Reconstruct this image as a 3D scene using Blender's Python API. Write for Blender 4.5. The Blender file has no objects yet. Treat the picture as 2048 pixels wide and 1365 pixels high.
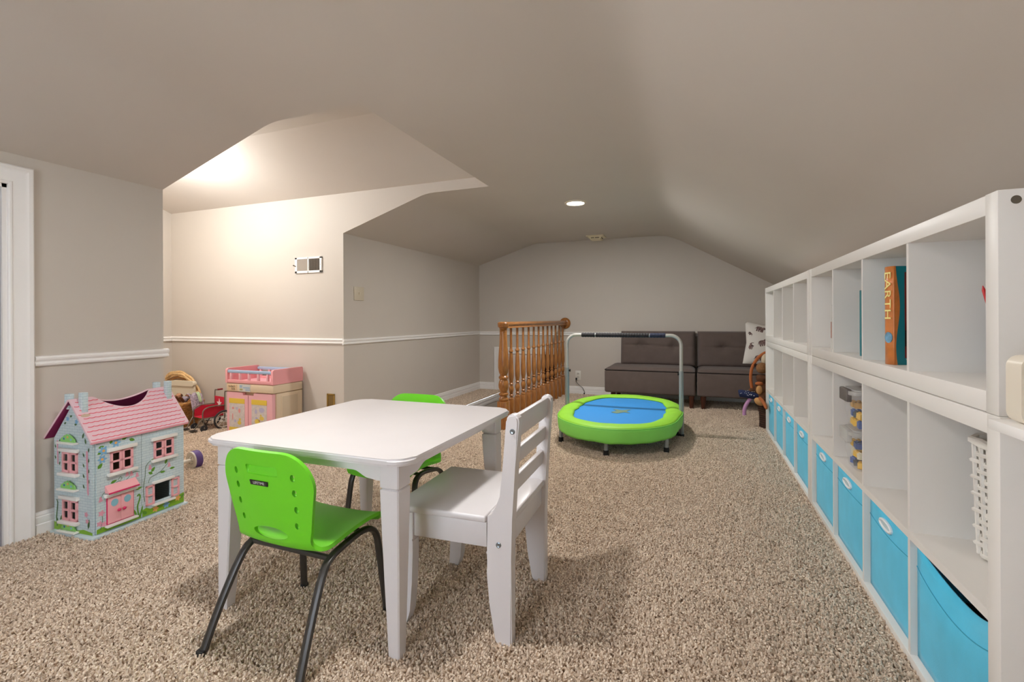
import bpy, bmesh, math, random
from mathutils import Vector, Matrix, Euler
random.seed(7)
sc = bpy.context.scene
COL = sc.collection

# ------------------------------------------------------------------ camera
cam_d = bpy.data.cameras.new('camera')
cam = bpy.data.objects.new('camera', cam_d); COL.objects.link(cam)
cam_d.sensor_fit = 'HORIZONTAL'; cam_d.sensor_width = 36.0
cam_d.lens = 962.0 / 2048 * 36.0
cam_d.shift_y = -44.7 / 2048
cam_d.clip_start = 0.02
cam.matrix_world = (Matrix.Translation((0, 0, 1.0)) @ Matrix.Rotation(math.atan(367 / 962), 4, 'Z')
                    @ Matrix.Rotation(math.pi / 2, 4, 'X') @ Matrix.Rotation(-0.0048, 4, 'Z'))
sc.camera = cam

# ------------------------------------------------------------------ world, exposure
w = bpy.data.worlds.new('world'); sc.world = w; w.use_nodes = True
w.node_tree.nodes['Background'].inputs[0].default_value = (0.80, 0.89, 1.0, 1)
w.node_tree.nodes['Background'].inputs[1].default_value = 6.0
sc.view_settings.view_transform = 'Standard'
sc.view_settings.look = 'None'
sc.view_settings.gamma = 1.0
sc.view_settings.use_curve_mapping = False
sc.view_settings.exposure = 0.78
sc.cycles.max_bounces = 10
sc.cycles.diffuse_bounces = 6
sc.cycles.use_denoising = True
try:
    sc.cycles.sample_clamp_indirect = 6.0
except Exception:
    pass
LAMP_TABLE, LAMP_FAR = 10.8, 17.5      # the two recessed lamps of the main room
LAMP_ALCOVE = 28.0    # the flush dome of the alcove

# ------------------------------------------------------------------ materials
def lin(c):
    c = c / 255.0
    return c / 12.92 if c <= 0.04045 else ((c + 0.055) / 1.055) ** 2.4

def rgb(r, g, b): return (lin(r), lin(g), lin(b), 1.0)

MATS = {}
def mat(name, col, rough=0.5, metal=0.0, var=0.0, vscale=8.0, bump=0.0, bscale=60.0, spec=0.5,
        emit=0.0, sheen=0.0, alpha=1.0, trans=0.0, sss=0.0):
    if name in MATS: return MATS[name]
    m = bpy.data.materials.new(name); m.use_nodes = True
    nt = m.node_tree; b = nt.nodes['Principled BSDF']
    c = rgb(*col)
    b.inputs['Base Color'].default_value = c
    b.inputs['Roughness'].default_value = rough
    b.inputs['Metallic'].default_value = metal
    b.inputs['Specular IOR Level'].default_value = spec
    if sheen: b.inputs['Sheen Weight'].default_value = sheen
    if trans: b.inputs['Transmission Weight'].default_value = trans
    if alpha < 1: b.inputs['Alpha'].default_value = alpha
    if emit:
        b.inputs['Emission Color'].default_value = c
        b.inputs['Emission Strength'].default_value = emit
    tc = None
    if var or bump:
        tc = nt.nodes.new('ShaderNodeTexCoord')
    if var:
        n = nt.nodes.new('ShaderNodeTexNoise'); n.inputs['Scale'].default_value = vscale
        n.inputs['Detail'].default_value = 4
        nt.links.new(tc.outputs['Object'], n.inputs['Vector'])
        r = nt.nodes.new('ShaderNodeValToRGB')
        r.color_ramp.elements[0].position = 0.3; r.color_ramp.elements[1].position = 0.7
        r.color_ramp.elements[0].color = tuple(x * (1 - var) for x in c[:3]) + (1,)
        r.color_ramp.elements[1].color = tuple(min(1, x * (1 + var)) for x in c[:3]) + (1,)
        nt.links.new(n.outputs['Fac'], r.inputs['Fac'])
        nt.links.new(r.outputs['Color'], b.inputs['Base Color'])
    if bump:
        n2 = nt.nodes.new('ShaderNodeTexNoise'); n2.inputs['Scale'].default_value = bscale
        n2.inputs['Detail'].default_value = 3
        nt.links.new(tc.outputs['Object'], n2.inputs['Vector'])
        bp = nt.nodes.new('ShaderNodeBump'); bp.inputs['Strength'].default_value = bump
        bp.inputs['Distance'].default_value = 0.004
        nt.links.new(n2.outputs['Fac'], bp.inputs['Height'])
        nt.links.new(bp.outputs['Normal'], b.inputs['Normal'])
    MATS[name] = m
    return m

def wood_mat(name, col, dark, scale=(1, 1, 1), rough=0.35, axis='Z'):
    if name in MATS: return MATS[name]
    m = bpy.data.materials.new(name); m.use_nodes = True
    nt = m.node_tree; b = nt.nodes['Principled BSDF']; b.inputs['Roughness'].default_value = rough
    tc = nt.nodes.new('ShaderNodeTexCoord'); mp = nt.nodes.new('ShaderNodeMapping')
    mp.inputs['Scale'].default_value = scale
    nt.links.new(tc.outputs['Object'], mp.inputs['Vector'])
    n = nt.nodes.new('ShaderNodeTexNoise'); n.inputs['Scale'].default_value = 12; n.inputs['Detail'].default_value = 6
    n.inputs['Distortion'].default_value = 0.6
    nt.links.new(mp.outputs['Vector'], n.inputs['Vector'])
    r = nt.nodes.new('ShaderNodeValToRGB')
    r.color_ramp.elements[0].position = 0.35; r.color_ramp.elements[1].position = 0.65
    r.color_ramp.elements[0].color = rgb(*dark); r.color_ramp.elements[1].color = rgb(*col)
    nt.links.new(n.outputs['Fac'], r.inputs['Fac'])
    nt.links.new(r.outputs['Color'], b.inputs['Base Color'])
    MATS[name] = m
    return m

WALL = mat('greige_wall_paint', (203, 194, 183), 0.55, var=0.02, vscale=1.5, bump=0.04, bscale=220, spec=0.35)
CEIL = mat('greige_ceiling_paint', (211, 202, 192), 0.6, var=0.02, vscale=1.2, bump=0.04, bscale=200, spec=0.3)
TRIM = mat('white_trim_paint', (243, 240, 236), 0.35, var=0.015, vscale=3)
WHITE = mat('white_furniture_paint', (222, 217, 217), 0.33, var=0.02, vscale=5, bump=0.03, bscale=40)
SHELFW = mat('white_shelf_laminate', (233, 229, 223), 0.38, var=0.01, vscale=3)
GREEN = mat('lime_green_plastic', (112, 214, 34), 0.38, bump=0.05, bscale=300)
LEGGREY = mat('dark_grey_metal', (62, 58, 54), 0.35, metal=0.2)
STEEL = mat('grey_painted_steel', (150, 155, 155), 0.35, metal=0.25)
SCREW = mat('screw_steel', (150, 160, 168), 0.3, metal=0.9)
BLACK = mat('black_rubber', (22, 20, 19), 0.6)
OAK = wood_mat('golden_oak', (176, 118, 62), (138, 86, 40), (9, 9, 1.0), 0.28)
OAKH = wood_mat('golden_oak_rail', (168, 112, 58), (130, 80, 38), (9, 1.0, 9), 0.28)

# ------------------------------------------------------------------ mesh builder
class MB:
    def __init__(s): s.v = []; s.f = []
    def add(s, vs, fs, M=None):
        o = len(s.v)
        for p in vs:
            p = Vector(p)
            s.v.append(tuple(M @ p) if M is not None else tuple(p))
        for f in fs: s.f.append(tuple(i + o for i in f))
        return s
    def box(s, x0, x1, y0, y1, z0, z1, bev=0.0, seg=2, M=None):
        if x0 > x1: x0, x1 = x1, x0
        if y0 > y1: y0, y1 = y1, y0
        if z0 > z1: z0, z1 = z1, z0
        vs = [(x0, y0, z0), (x1, y0, z0), (x1, y1, z0), (x0, y1, z0), (x0, y0, z1), (x1, y0, z1), (x1, y1, z1), (x0, y1, z1)]
        fs = [(0, 3, 2, 1), (4, 5, 6, 7), (0, 1, 5, 4), (1, 2, 6, 5), (2, 3, 7, 6), (3, 0, 4, 7)]
        if bev <= 0: return s.add(vs, fs, M)
        bm = bmesh.new(); bv = [bm.verts.new(p) for p in vs]
        for f in fs: bm.faces.new([bv[i] for i in f])
        bev = min(bev, 0.49 * min(x1 - x0, y1 - y0, z1 - z0))
        bmesh.ops.bevel(bm, geom=list(bm.edges), offset=bev, segments=seg, affect='EDGES', profile=0.5)
        return s.bm(bm, M)
    def bm(s, bm, M=None):
        bm.verts.index_update()
        s.add([v.co.copy() for v in bm.verts], [[v.index for v in f.verts] for f in bm.faces], M)
        bm.free(); return s
    def tube(s, pts, r, n=8, caps=True, closed=False, flat=1.0):
        pts = [Vector(p) for p in pts]; N = len(pts)
        rs = r if isinstance(r, (list, tuple)) else [r] * N
        tang = []
        for i in range(N):
            if closed: t = pts[(i + 1) % N] - pts[i - 1]
            else: t = pts[min(i + 1, N - 1)] - pts[max(i - 1, 0)]
            tang.append(t.normalized() if t.length > 1e-9 else Vector((0, 0, 1)))
        a = Vector((0, 0, 1)) if abs(tang[0].z) < 0.9 else Vector((1, 0, 0))
        nrm = (a - tang[0] * a.dot(tang[0])).normalized()
        vs = []; fs = []
        for i in range(N):
            t = tang[i]
            nrm = (nrm - t * nrm.dot(t))
            nrm = nrm.normalized() if nrm.length > 1e-6 else t.orthogonal().normalized()
            b = t.cross(nrm)
            for k in range(n):
                an = 2 * math.pi * k / n
                vs.append(pts[i] + (nrm * math.cos(an) + b * math.sin(an) * flat) * rs[i])
        m = N if closed else N - 1
        for i in range(m):
            for k in range(n):
                j = (i + 1) % N
                fs.append((i * n + k, i * n + (k + 1) % n, j * n + (k + 1) % n, j * n + k))
        if caps and not closed:
            fs.append(tuple(reversed(range(n)))); fs.append(tuple((N - 1) * n + k for k in range(n)))
        return s.add(vs, fs)
    def lathe(s, prof, n=16, M=None, cap=True):
        vs = []; fs = []
        for r, z in prof:
            for k in range(n):
                a = 2 * math.pi * k / n; vs.append((r * math.cos(a), r * math.sin(a), z))
        for i in range(len(prof) - 1):
            for k in range(n):
                fs.append((i * n + k, i * n + (k + 1) % n, (i + 1) * n + (k + 1) % n, (i + 1) * n + k))
        if cap:
            if prof[0][0] > 1e-5: fs.append(tuple(reversed(range(n))))
            if prof[-1][0] > 1e-5: fs.append(tuple((len(prof) - 1) * n + k for k in range(n)))
        return s.add(vs, fs, M)
    def prism(s, poly, d0, d1, axis='y', M=None, inset=0.0):
        """poly in the plane orthogonal to axis; axis x:(y,z) y:(x,z) z:(x,y)"""
        def P(p, d):
            return (d, p[0], p[1]) if axis == 'x' else ((p[0], d, p[1]) if axis == 'y' else (p[0], p[1], d))
        n = len(poly)
        vs = [P(p, d0) for p in poly] + [P(p, d1) for p in poly]
        fs = [tuple(reversed(range(n))), tuple(range(n, 2 * n))] + [(i, (i + 1) % n, (i + 1) % n + n, i + n) for i in range(n)]
        return s.add(vs, fs, M)
    def ellipsoid(s, c, r, n=14, m=9, M=None):
        vs = []; fs = []
        for i in range(m + 1):
            th = math.pi * i / m
            for k in range(n):
                a = 2 * math.pi * k / n
                vs.append((c[0] + r[0] * math.sin(th) * math.cos(a), c[1] + r[1] * math.sin(th) * math.sin(a), c[2] + r[2] * math.cos(th)))
        for i in range(m):
            for k in range(n):
                fs.append((i * n + k, (i + 1) * n + k, (i + 1) * n + (k + 1) % n, i * n + (k + 1) % n))
        return s.add(vs, fs, M)
    def grid(s, fn, nu, nv, closed_u=False):
        vs = [fn(i / (nu if closed_u else nu - 1), j / (nv - 1)) for j in range(nv) for i in range(nu)]
        fs = []
        for j in range(nv - 1):
            for i in range(nu if closed_u else nu - 1):
                k = (i + 1) % nu
                fs.append((j * nu + i, j * nu + k, (j + 1) * nu + k, (j + 1) * nu + i))
        return s.add(vs, fs)
    def holes(s, u0, u1, v0, v1, hs, place):
        """rect with rectangular holes; place(u,v)->point"""
        us = sorted({u0, u1} | {h[0] for h in hs} | {h[1] for h in hs}); vv = sorted({v0, v1} | {h[2] for h in hs} | {h[3] for h in hs})
        for i in range(len(us) - 1):
            for j in range(len(vv) - 1):
                cu = (us[i] + us[i + 1]) / 2; cv = (vv[j] + vv[j + 1]) / 2
                if any(h[0] < cu < h[1] and h[2] < cv < h[3] for h in hs): continue
                s.add([place(us[i], vv[j]), place(us[i + 1], vv[j]), place(us[i + 1], vv[j + 1]), place(us[i], vv[j + 1])], [(0, 1, 2, 3)])
        return s
    def build(s, name, m, parent=None, smooth=35, fix=True, **props):
        me = bpy.data.meshes.new(name)
        me.from_pydata(s.v, [], s.f); me.update()
        if fix:
            bm = bmesh.new(); bm.from_mesh(me)
            bmesh.ops.remove_doubles(bm, verts=list(bm.verts), dist=1e-5)
            bmesh.ops.recalc_face_normals(bm, faces=list(bm.faces)); bm.to_mesh(me); bm.free()
        if smooth:
            for p in me.polygons: p.use_smooth = True
            me.set_sharp_from_angle(angle=math.radians(smooth))
        me.materials.append(m)
        return link(name, me, parent, **props)

def link(name, me, parent=None, **props):
    o = bpy.data.objects.new(name, me); COL.objects.link(o)
    if parent is not None: o.parent = parent
    for k, v in props.items(): o[k] = v
    return o

def thing(name, label, category, loc=(0, 0, 0), rz=0.0, group=None):
    o = bpy.data.objects.new(name, None); COL.objects.link(o)
    o.empty_display_size = 0.05
    o.location = loc; o.rotation_euler = (0, 0, rz)
    o['label'] = label; o['category'] = category
    if group: o['group'] = group
    return o

def struct(name, parent=None):
    o = bpy.data.objects.new(name, None); COL.objects.link(o); o.empty_display_size = 0.05
    o['kind'] = 'structure'
    if parent is not None: o.parent = parent
    return o

def copy_tree(o, parent=None):
    c = o.copy(); COL.objects.link(c); c.parent = parent
    for ch in list(o.children): copy_tree(ch, c)
    return c

def text_mb(body, size, extrude=0.0008, M=None, align='CENTER'):
    cu = bpy.data.curves.new('txt', 'FONT'); cu.body = body; cu.size = size; cu.extrude = extrude
    cu.align_x = align; cu.align_y = 'CENTER'; cu.resolution_u = 3
    ob = bpy.data.objects.new('txt', cu); COL.objects.link(ob)
    dg = bpy.context.evaluated_depsgraph_get()
    me = bpy.data.meshes.new_from_object(ob.evaluated_get(dg))
    mb = MB(); mb.add([v.co.copy() for v in me.vertices], [tuple(p.vertices) for p in me.polygons], M)
    bpy.data.objects.remove(ob); bpy.data.curves.remove(cu); bpy.data.meshes.remove(me)
    return mb

def frame(o, x, y, z=None):
    """matrix with origin o, columns x,y and x cross y"""
    x = Vector(x).normalized(); y = Vector(y).normalized(); z = x.cross(y)
    return Matrix(((x.x, y.x, z.x, o[0]), (x.y, y.y, z.y, o[1]), (x.z, y.z, z.z, o[2]), (0, 0, 0, 1)))

def arc(c, r, a0, a1, n):
    return [(c[0] + r * math.cos(math.radians(a0 + (a1 - a0) * i / n)), c[1] + r * math.sin(math.radians(a0 + (a1 - a0) * i / n))) for i in range(n + 1)]

def rrect(x0, x1, y0, y1, r, n=5):
    return (arc((x1 - r, y0 + r), r, -90, 0, n) + arc((x1 - r, y1 - r), r, 0, 90, n) + arc((x0 + r, y1 - r), r, 90, 180, n) + arc((x0 + r, y0 + r), r, 180, 270, n))

def smooth_path(pts, sub=5):
    """Catmull-Rom through points"""
    pts = [Vector(p) for p in pts]; out = []
    for i in range(len(pts) - 1):
        p0 = pts[max(i - 1, 0)]; p1 = pts[i]; p2 = pts[i + 1]; p3 = pts[min(i + 2, len(pts) - 1)]
        for k in range(sub):
            t = k / sub
            out.append(0.5 * ((2 * p1) + (p2 - p0) * t + (2 * p0 - 5 * p1 + 4 * p2 - p3) * t * t + (3 * p1 - p0 - 3 * p2 + p3) * t ** 3))
    out.append(pts[-1]); return out

# ================================================================== ROOM
XL, XR, YB, YF = -2.86, 1.04, -1.35, 6.20
YC, YN, XA, XE = 1.87, 3.387, -5.05, -1.476     # alcove: corner, back wall, left wall, ceiling-opening edge
ZF, ZK = 2.017, 1.752                              # flat ceiling, left knee wall
XFL, XFR, SR = -2.03, -0.30, 0.565
XST0, XST1, YST0 = -2.48, -1.70, 3.98               # stairwell opening
ZRK = ZF - SR * (XR - XFR)

# ceiling profile with eased folds
def fillet(a, b, c, r, n=8):
    a, b, c = Vector(a), Vector(b), Vector(c)
    d1 = (a - b).normalized(); d2 = (c - b).normalized()
    p0, p2 = b + d1 * r, b + d2 * r
    return [tuple(p0 * (1 - t) ** 2 + b * 2 * t * (1 - t) + p2 * t * t) for t in [i / n for i in range(n + 1)]]
prof = [(XL, ZK)] + fillet((XL, ZK), (XFL, ZF), (XFR, ZF), 0.07) + [(XE, ZF)] + fillet((XFL, ZF), (XFR, ZF), (XR, ZRK), 0.16) + [(XR, ZRK)]
mb = MB()
for y0, y1, pr in ((YB, YC, prof), (YC, YN, [p for p in prof if p[0] >= XE - 1e-6]), (YN, YF, prof)):
    for i in range(len(pr) - 1):
        mb.add([(pr[i][0], y0, pr[i][1]), (pr[i + 1][0], y0, pr[i + 1][1]), (pr[i + 1][0], y1, pr[i + 1][1]), (pr[i][0], y1, pr[i][1])], [(0, 1, 2, 3)])
mb.build('ceiling', CEIL, kind='structure', smooth=40)
# alcove gable ceiling
YR, ZR, ZA = 2.62, 2.352, 2.099
mb = MB()
mb.add([(XA, YN, ZA), (XE, YN, ZA), (XE, YR, ZR), (XA, YR, ZR), (XE, YC, ZR), (XA, YC, ZR)], [(0, 1, 2, 3), (3, 2, 4, 5)])
mb.add([(XE, YC, ZF), (XE, YN, ZF), (XE, YN, ZA), (XE, YR, ZR), (XE, YC, ZR)], [(0, 1, 2, 3, 4)])
low = [p for p in prof if p[0] <= XE + 1e-6]
mb.add([(p[0], YC, p[1]) for p in low] + [(XE, YC, ZR), (XL, YC, ZR)], [tuple(range(len(low) + 2))])
mb.build('ceiling_alcove', CEIL, kind='structure', smooth=0)

# floor with the stairwell opening; alcove included
mb = MB()
mb.holes(XL, XR, YB, YF, [(XST0, XST1, YST0, YF)], lambda u, v: (u, v, 0))
mb.holes(XA, XL, YC, YN, [], lambda u, v: (u, v, 0))
mb.holes(XL - 0.5, XL, 0.38, 1.24, [], lambda u, v: (u, v, 0))      # unseen floor added behind the left door to stop light leaking in
FLOORM = mat('carpet_backing', (190, 168, 146), 0.95, var=0.25, vscale=300)
floor = mb.build('floor', FLOORM, kind='structure', smooth=0)

# walls -----------------------------------------------------------------
DX0, DX1, DZ = 0.42, 1.20, 1.612; WX0, WX1, WZ0, WZ1 = -1.75, -0.50, 0.42, 1.72       # left door opening along Y
mb = MB()
mb.holes(YB, YC, 0, ZK, [(DX0, DX1, 0, DZ)], lambda u, v: (XL, u, v))
mb.add([(XL, YC, 0), (XA, YC, 0), (XA, YC, ZR), (XL, YC, ZR)], [(0, 1, 2, 3)])
mb.build('wall_left', WALL, kind='structure', smooth=0)
mb = MB()
mb.add([(XA, YC, 0), (XA, YN, 0), (XA, YN, ZA), (XA, YR, ZR), (XA, YC, ZR)], [(0, 1, 2, 3, 4)])
mb.build('wall_alcove_left', WALL, kind='structure', smooth=0)
mb = MB()
low2 = [p for p in prof if p[0] <= XE + 1e-6]
mb.add([(XA, YN, 0), (XL, YN, 0)] + [(p[0], YN, p[1]) for p in low2] + [(XE, YN, ZA), (XA, YN, ZA)], [tuple(range(len(low2) + 4))])
mb.build('wall_alcove_back', WALL, kind='structure', smooth=0)
mb = MB()
mb.add([(XL, YN, 0), (XL, YF, 0), (XL, YF, ZK), (XL, YN, ZK)], [(0, 1, 2, 3)])
mb.build('wall_side', WALL, kind='structure', smooth=0)
# far wall reaches down into the stairwell, with a low door there
FD0, FD1, FDZ = -2.54, -1.74, 0.515
mb = MB()
mb.holes(XL, XR, 0, 0.62, [(FD0, FD1, 0, FDZ)], lambda u, v: (u, YF, v))
mb.holes(XST0, XST1, -1.45, 0, [(max(FD0, XST0), FD1, -1.45, 0)], lambda u, v: (u, YF, v))
mb.add([(XL, YF, 0.62), (XR, YF, 0.62), (XR, YF, ZRK)] + [(p[0], YF, p[1]) for p in reversed(prof)], [tuple(range(3 + len(prof)))])
mb.build('wall_far', WALL, kind='structure', smooth=0)
mb = MB()
mb.add([(XR, YB, 0), (XR, YF, 0), (XR, YF, ZRK), (XR, YB, ZRK)], [(0, 1, 2, 3)])
mb.build('wall_right', WALL, kind='structure', smooth=0)
# boxed-out return of the right wall beside the camera
XJ = 0.665
mb = MB()
mb.prism([(XJ, 0), (XR - 0.002, 0), (XR - 0.002, ZRK - 0.003), (XJ, ZF - SR * (XJ - XFR) - 0.003)], 0.35, 1.20, 'y')
mb.build('wall_return', WALL, kind='structure', smooth=0)
# wall behind the camera with its window
mb = MB()
mb.holes(XL, XR, 0, ZRK, [(WX0, WX1, WZ0, ZRK)], lambda u, v: (u, YB, v))
mb.holes(WX0, WX1, ZRK, WZ1, [(WX0, WX1, ZRK, WZ1)], lambda u, v: (u, YB, v))
mb.add([(XL, YB, ZRK), (WX0, YB, ZRK), (WX0, YB, ZF), (XFL, YB, ZF), (XL, YB, ZK)], [(0, 1, 2, 3, 4)])
mb.add([(WX0, YB, WZ1), (WX1, YB, WZ1), (WX1, YB, ZF), (WX0, YB, ZF)], [(0, 1, 2, 3)])
mb.add([(WX1, YB, ZRK), (XR, YB, ZRK), (XFR, YB, ZF), (WX1, YB, ZF)], [(0, 1, 2, 3)])
mb.build('wall_back', WALL, kind='structure', smooth=0)
win = struct('window_1')
WM = (WX0 + WX1) / 2
mb = MB()
for a, b in ((WX0, WX0 + 0.05), (WX1 - 0.05, WX1), (WM - 0.03, WM + 0.03)): mb.box(a, b, YB - 0.05, YB + 0.012, WZ0, WZ1, 0.004)
for a, b in ((WZ0, WZ0 + 0.05), (WZ1 - 0.05, WZ1)): mb.box(WX0, WX1, YB - 0.05, YB + 0.012, a, b, 0.004)
mb.build('window_frame', TRIM, win)
MB().box(WX0 - 0.06, WX1 + 0.06, YB + 0.001, YB + 0.07, WZ0 - 0.03, WZ0, 0.006).build('window_sill', TRIM, win)
GLASS = bpy.data.materials.new('window_glass'); GLASS.use_nodes = True
_nt = GLASS.node_tree; _nt.nodes.remove(_nt.nodes['Principled BSDF'])
_t = _nt.nodes.new('ShaderNodeBsdfTransparent'); _g = _nt.nodes.new('ShaderNodeBsdfGlossy'); _g.inputs['Roughness'].default_value = 0.02
_mx = _nt.nodes.new('ShaderNodeMixShader'); _mx.inputs[0].default_value = 0.06
_nt.links.new(_t.outputs[0], _mx.inputs[1]); _nt.links.new(_g.outputs[0], _mx.inputs[2]); _nt.links.new(_mx.outputs[0], _nt.nodes['Material Output'].inputs[0])
for a, b in ((WX0 + 0.05, WM - 0.03), (WM + 0.03, WX1 - 0.05)):
    MB().box(a, b, YB - 0.03, YB - 0.026, WZ0 + 0.05, WZ1 - 0.05).build('pane', GLASS, win)

# stairwell -------------------------------------------------------------
stairs = struct('stairs')
CARPS = mat('stair_carpet', (112, 92, 76), 0.95, var=0.3, vscale=140, bump=0.7, bscale=200)
n_st = 8; run = (YF - 0.55 - YST0) / n_st; rise = 1.45 / n_st
for i in range(n_st):
    MB().box(XST0 + 0.02, XST1 - 0.02, YST0 + i * run, YF - 0.02, -1.45 - 0.02 if i == n_st - 1 else -(i + 1) * rise - 0.2, -(i + 1) * rise, 0.012).build('step', CARPS, stairs)
mb = MB()
mb.add([(XST0, YST0, -1.6), (XST0, YF, -1.6), (XST0, YF, -0.001), (XST0, YST0, -0.001)], [(0, 1, 2, 3)])
mb.add([(XST1, YST0, -1.6), (XST1, YF, -1.6), (XST1, YF, -0.001), (XST1, YST0, -0.001)], [(0, 1, 2, 3)])
mb.add([(XST0, YST0, -1.6), (XST1, YST0, -1.6), (XST1, YST0, -0.001), (XST0, YST0, -0.001)], [(0, 1, 2, 3)])
mb.add([(XST0, YST0, -1.6), (XST1, YST0, -1.6), (XST1, YF, -1.6), (XST0, YF, -1.6)], [(0, 1, 2, 3)])
mb.add([(XST0, YF, -1.6), (XST1, YF, -1.6), (XST1, YF, -1.45), (XST0, YF, -1.45)], [(0, 1, 2, 3)])
mb.build('wall_stairwell', WALL, kind='structure', smooth=0)
# nosing of the floor strip along the stairwell
tr = struct('trim_stairwell')
mb = MB(); mb.box(XST0 - 0.012, XST0 + 0.012, YST0, YF - 0.02, -0.045, -0.012, 0.006).box(XST0 - 0.008, XST0 + 0.008, YST0, YF - 0.02, -0.09, -0.045, 0.004)
mb.build('nosing', TRIM, tr)

# far door at the bottom of the stairs
dr = struct('door_2')
DOORP = mat('off_white_door_paint', (226, 212, 204), 0.45, var=0.02)
MB().box(FD0 + 0.004, FD0 + 0.63, YF + 0.01, YF + 0.045, -1.44, FDZ - 0.004, 0.003).build('door_panel', DOORP, dr)
BROWNP = mat('dark_brown_interior', (92, 66, 44), 0.7)
mb = MB()
mb.add([(FD0, YF + 0.001, -1.45), (FD1, YF + 0.001, -1.45), (FD1, YF + 0.001, FDZ), (FD0, YF + 0.001, FDZ), (FD0, YF + 0.5, -1.45), (FD1, YF + 0.5, -1.45), (FD1, YF + 0.5, FDZ), (FD0, YF + 0.5, FDZ)],
       [(4, 5, 6, 7), (0, 4, 7, 3), (1, 5, 6, 2), (0, 1, 5, 4), (3, 2, 6, 7)])
mb.build('cupboard_interior', BROWNP, dr, smooth=0)
def casing_profile(w):   # (across from the inner edge, depth)
    return [(0, 0), (0, 0.010), (0.006, 0.014), (0.012, 0.014), (0.016, 0.010), (0.022, 0.010), (0.030, 0.012), (w * 0.62, 0.017), (w - 0.020, 0.022), (w - 0.006, 0.022), (w, 0.016), (w, 0)]
def casing(name, parent, corners, outdir, w, m=TRIM):
    """mitred casing; corners in order (3D inner edge), outdir: list of outward vectors for each corner, normal = room side"""
    mb = MB(); pr = casing_profile(w); n = len(pr)
    nv = Vector(corners[1]) - Vector(corners[0])
    for c, (o, nrm) in zip(corners, outdir):
        pass
    vs = []
    for c, (o, nrm) in zip(corners, outdir):
        for a, d in pr: vs.append(Vector(c) + Vector(o) * a + Vector(nrm) * d)
    fs = []
    for i in range(len(corners) - 1):
        for k in range(n): fs.append((i * n + k, i * n + (k + 1) % n, (i + 1) * n + (k + 1) % n, (i + 1) * n + k))
    fs.append(tuple(range(n))); fs.append(tuple((len(corners) - 1) * n + k for k in reversed(range(n))))
    mb.add(vs, fs); return mb.build(name, m, parent, smooth=20)
nf = (0, -1, 0)
casing('door_casing', dr, [(FD0, YF - 0.001, -1.45), (FD0, YF - 0.001, FDZ), (FD1, YF - 0.001, FDZ), (FD1, YF - 0.001, 0.01)],
       [((-1, 0, 0), nf), ((-1, 0, 1), nf), ((1, 0, 1), nf), ((1, 0, 0), nf)], 0.092)

# left door
d1 = struct('door_1')
DGREY = mat('grey_white_door', (160, 158, 166), 0.7)
MB().box(XL - 0.045, XL - 0.012, DX0 + 0.0185, DX1 - 0.0185, 0.004, DZ - 0.0185, 0.001).build('door_panel', DGREY, d1)
mb = MB()
mb.add([(XL - 0.002, DX0 - 0.02, -0.01), (XL - 0.002, DX1 + 0.02, -0.01), (XL - 0.002, DX1 + 0.02, DZ + 0.02), (XL - 0.002, DX0 - 0.02, DZ + 0.02), (XL - 0.5, DX0 - 0.02, -0.01), (XL - 0.5, DX1 + 0.02, -0.01), (XL - 0.5, DX1 + 0.02, DZ + 0.02), (XL - 0.5, DX0 - 0.02, DZ + 0.02)],
       [(4, 5, 6, 7), (0, 1, 5, 4), (1, 2, 6, 5), (2, 3, 7, 6), (3, 0, 4, 7)])
mb.build('door_light_block', DGREY, d1, smooth=0)  # unseen box added behind the closed door to block outside light
mb = MB()
mb.box(XL - 0.09, XL + 0.001, DX1 - 0.018, DX1, 0, DZ).box(XL - 0.09, XL + 0.001, DX0, DX0 + 0.018, 0, DZ).box(XL - 0.09, XL + 0.001, DX0, DX1, DZ - 0.018, DZ)
mb.build('door_jamb', TRIM, d1)
nl = (1, 0, 0); CW = 0.088
casing('door_casing', d1, [(XL + 0.001, DX1 - 0.002, 0.001), (XL + 0.001, DX1 - 0.002, DZ - 0.002), (XL + 0.001, DX0 + 0.002, DZ - 0.002), (XL + 0.001, DX0 + 0.002, 0.001)],
       [((0, 1, 0), nl), ((0, 1, 1), nl), ((0, -1, 1), nl), ((0, -1, 0), nl)], CW)

# chair rails and baseboards (profile: depth from wall, height)
RAILP = [(0, 0), (0.006, 0.0), (0.016, 0.006), (0.018, 0.014), (0.012, 0.020), (0.013, 0.024), (0.020, 0.032), (0.022, 0.040), (0.018, 0.048), (0.006, 0.051), (0, 0.051)]
BASEP = [(0, 0), (0.016, 0), (0.016, 0.054), (0.012, 0.058), (0.013, 0.062), (0.013, 0.088), (0.008, 0.092), (0.010, 0.096), (0.008, 0.106), (0.003, 0.111), (0, 0.111)]
def run_trim(name, a, b, nrm, z, pr, m=TRIM):
    mb = MB(); n = len(pr); vs = []
    for c in (a, b):
        for d, h in pr: vs.append(Vector((c[0], c[1], z + h)) + Vector((nrm[0], nrm[1], 0)) * d)
    fs = [(k, (k + 1) % n, (k + 1) % n + n, k + n) for k in range(n)] + [tuple(range(n)), tuple(reversed(range(n, 2 * n)))]
    mb.add(vs, fs); return mb.build(name, m, smooth=25, kind='structure')
RZ = 0.783; e = 0.0008
run_trim('trim_1', (XL + e, DX1 + CW), (XL + e, YC + 0.02), (1, 0), RZ + 0.004, RAILP)
run_trim('trim_2', (XA + 0.02, YN - e), (XL + 0.001, YN - e), (0, -1), RZ, RAILP)
run_trim('trim_3', (XL + e, YN - 0.02), (XL + e, YF - e), (1, 0), RZ - 0.006, RAILP)
run_trim('trim_4', (XL + e, YF - e), (XR, YF - e), (0, -1), RZ - 0.012, RAILP)
run_trim('trim_5', (XA + e, YC), (XA + e, YN), (1, 0), RZ, RAILP)
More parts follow.
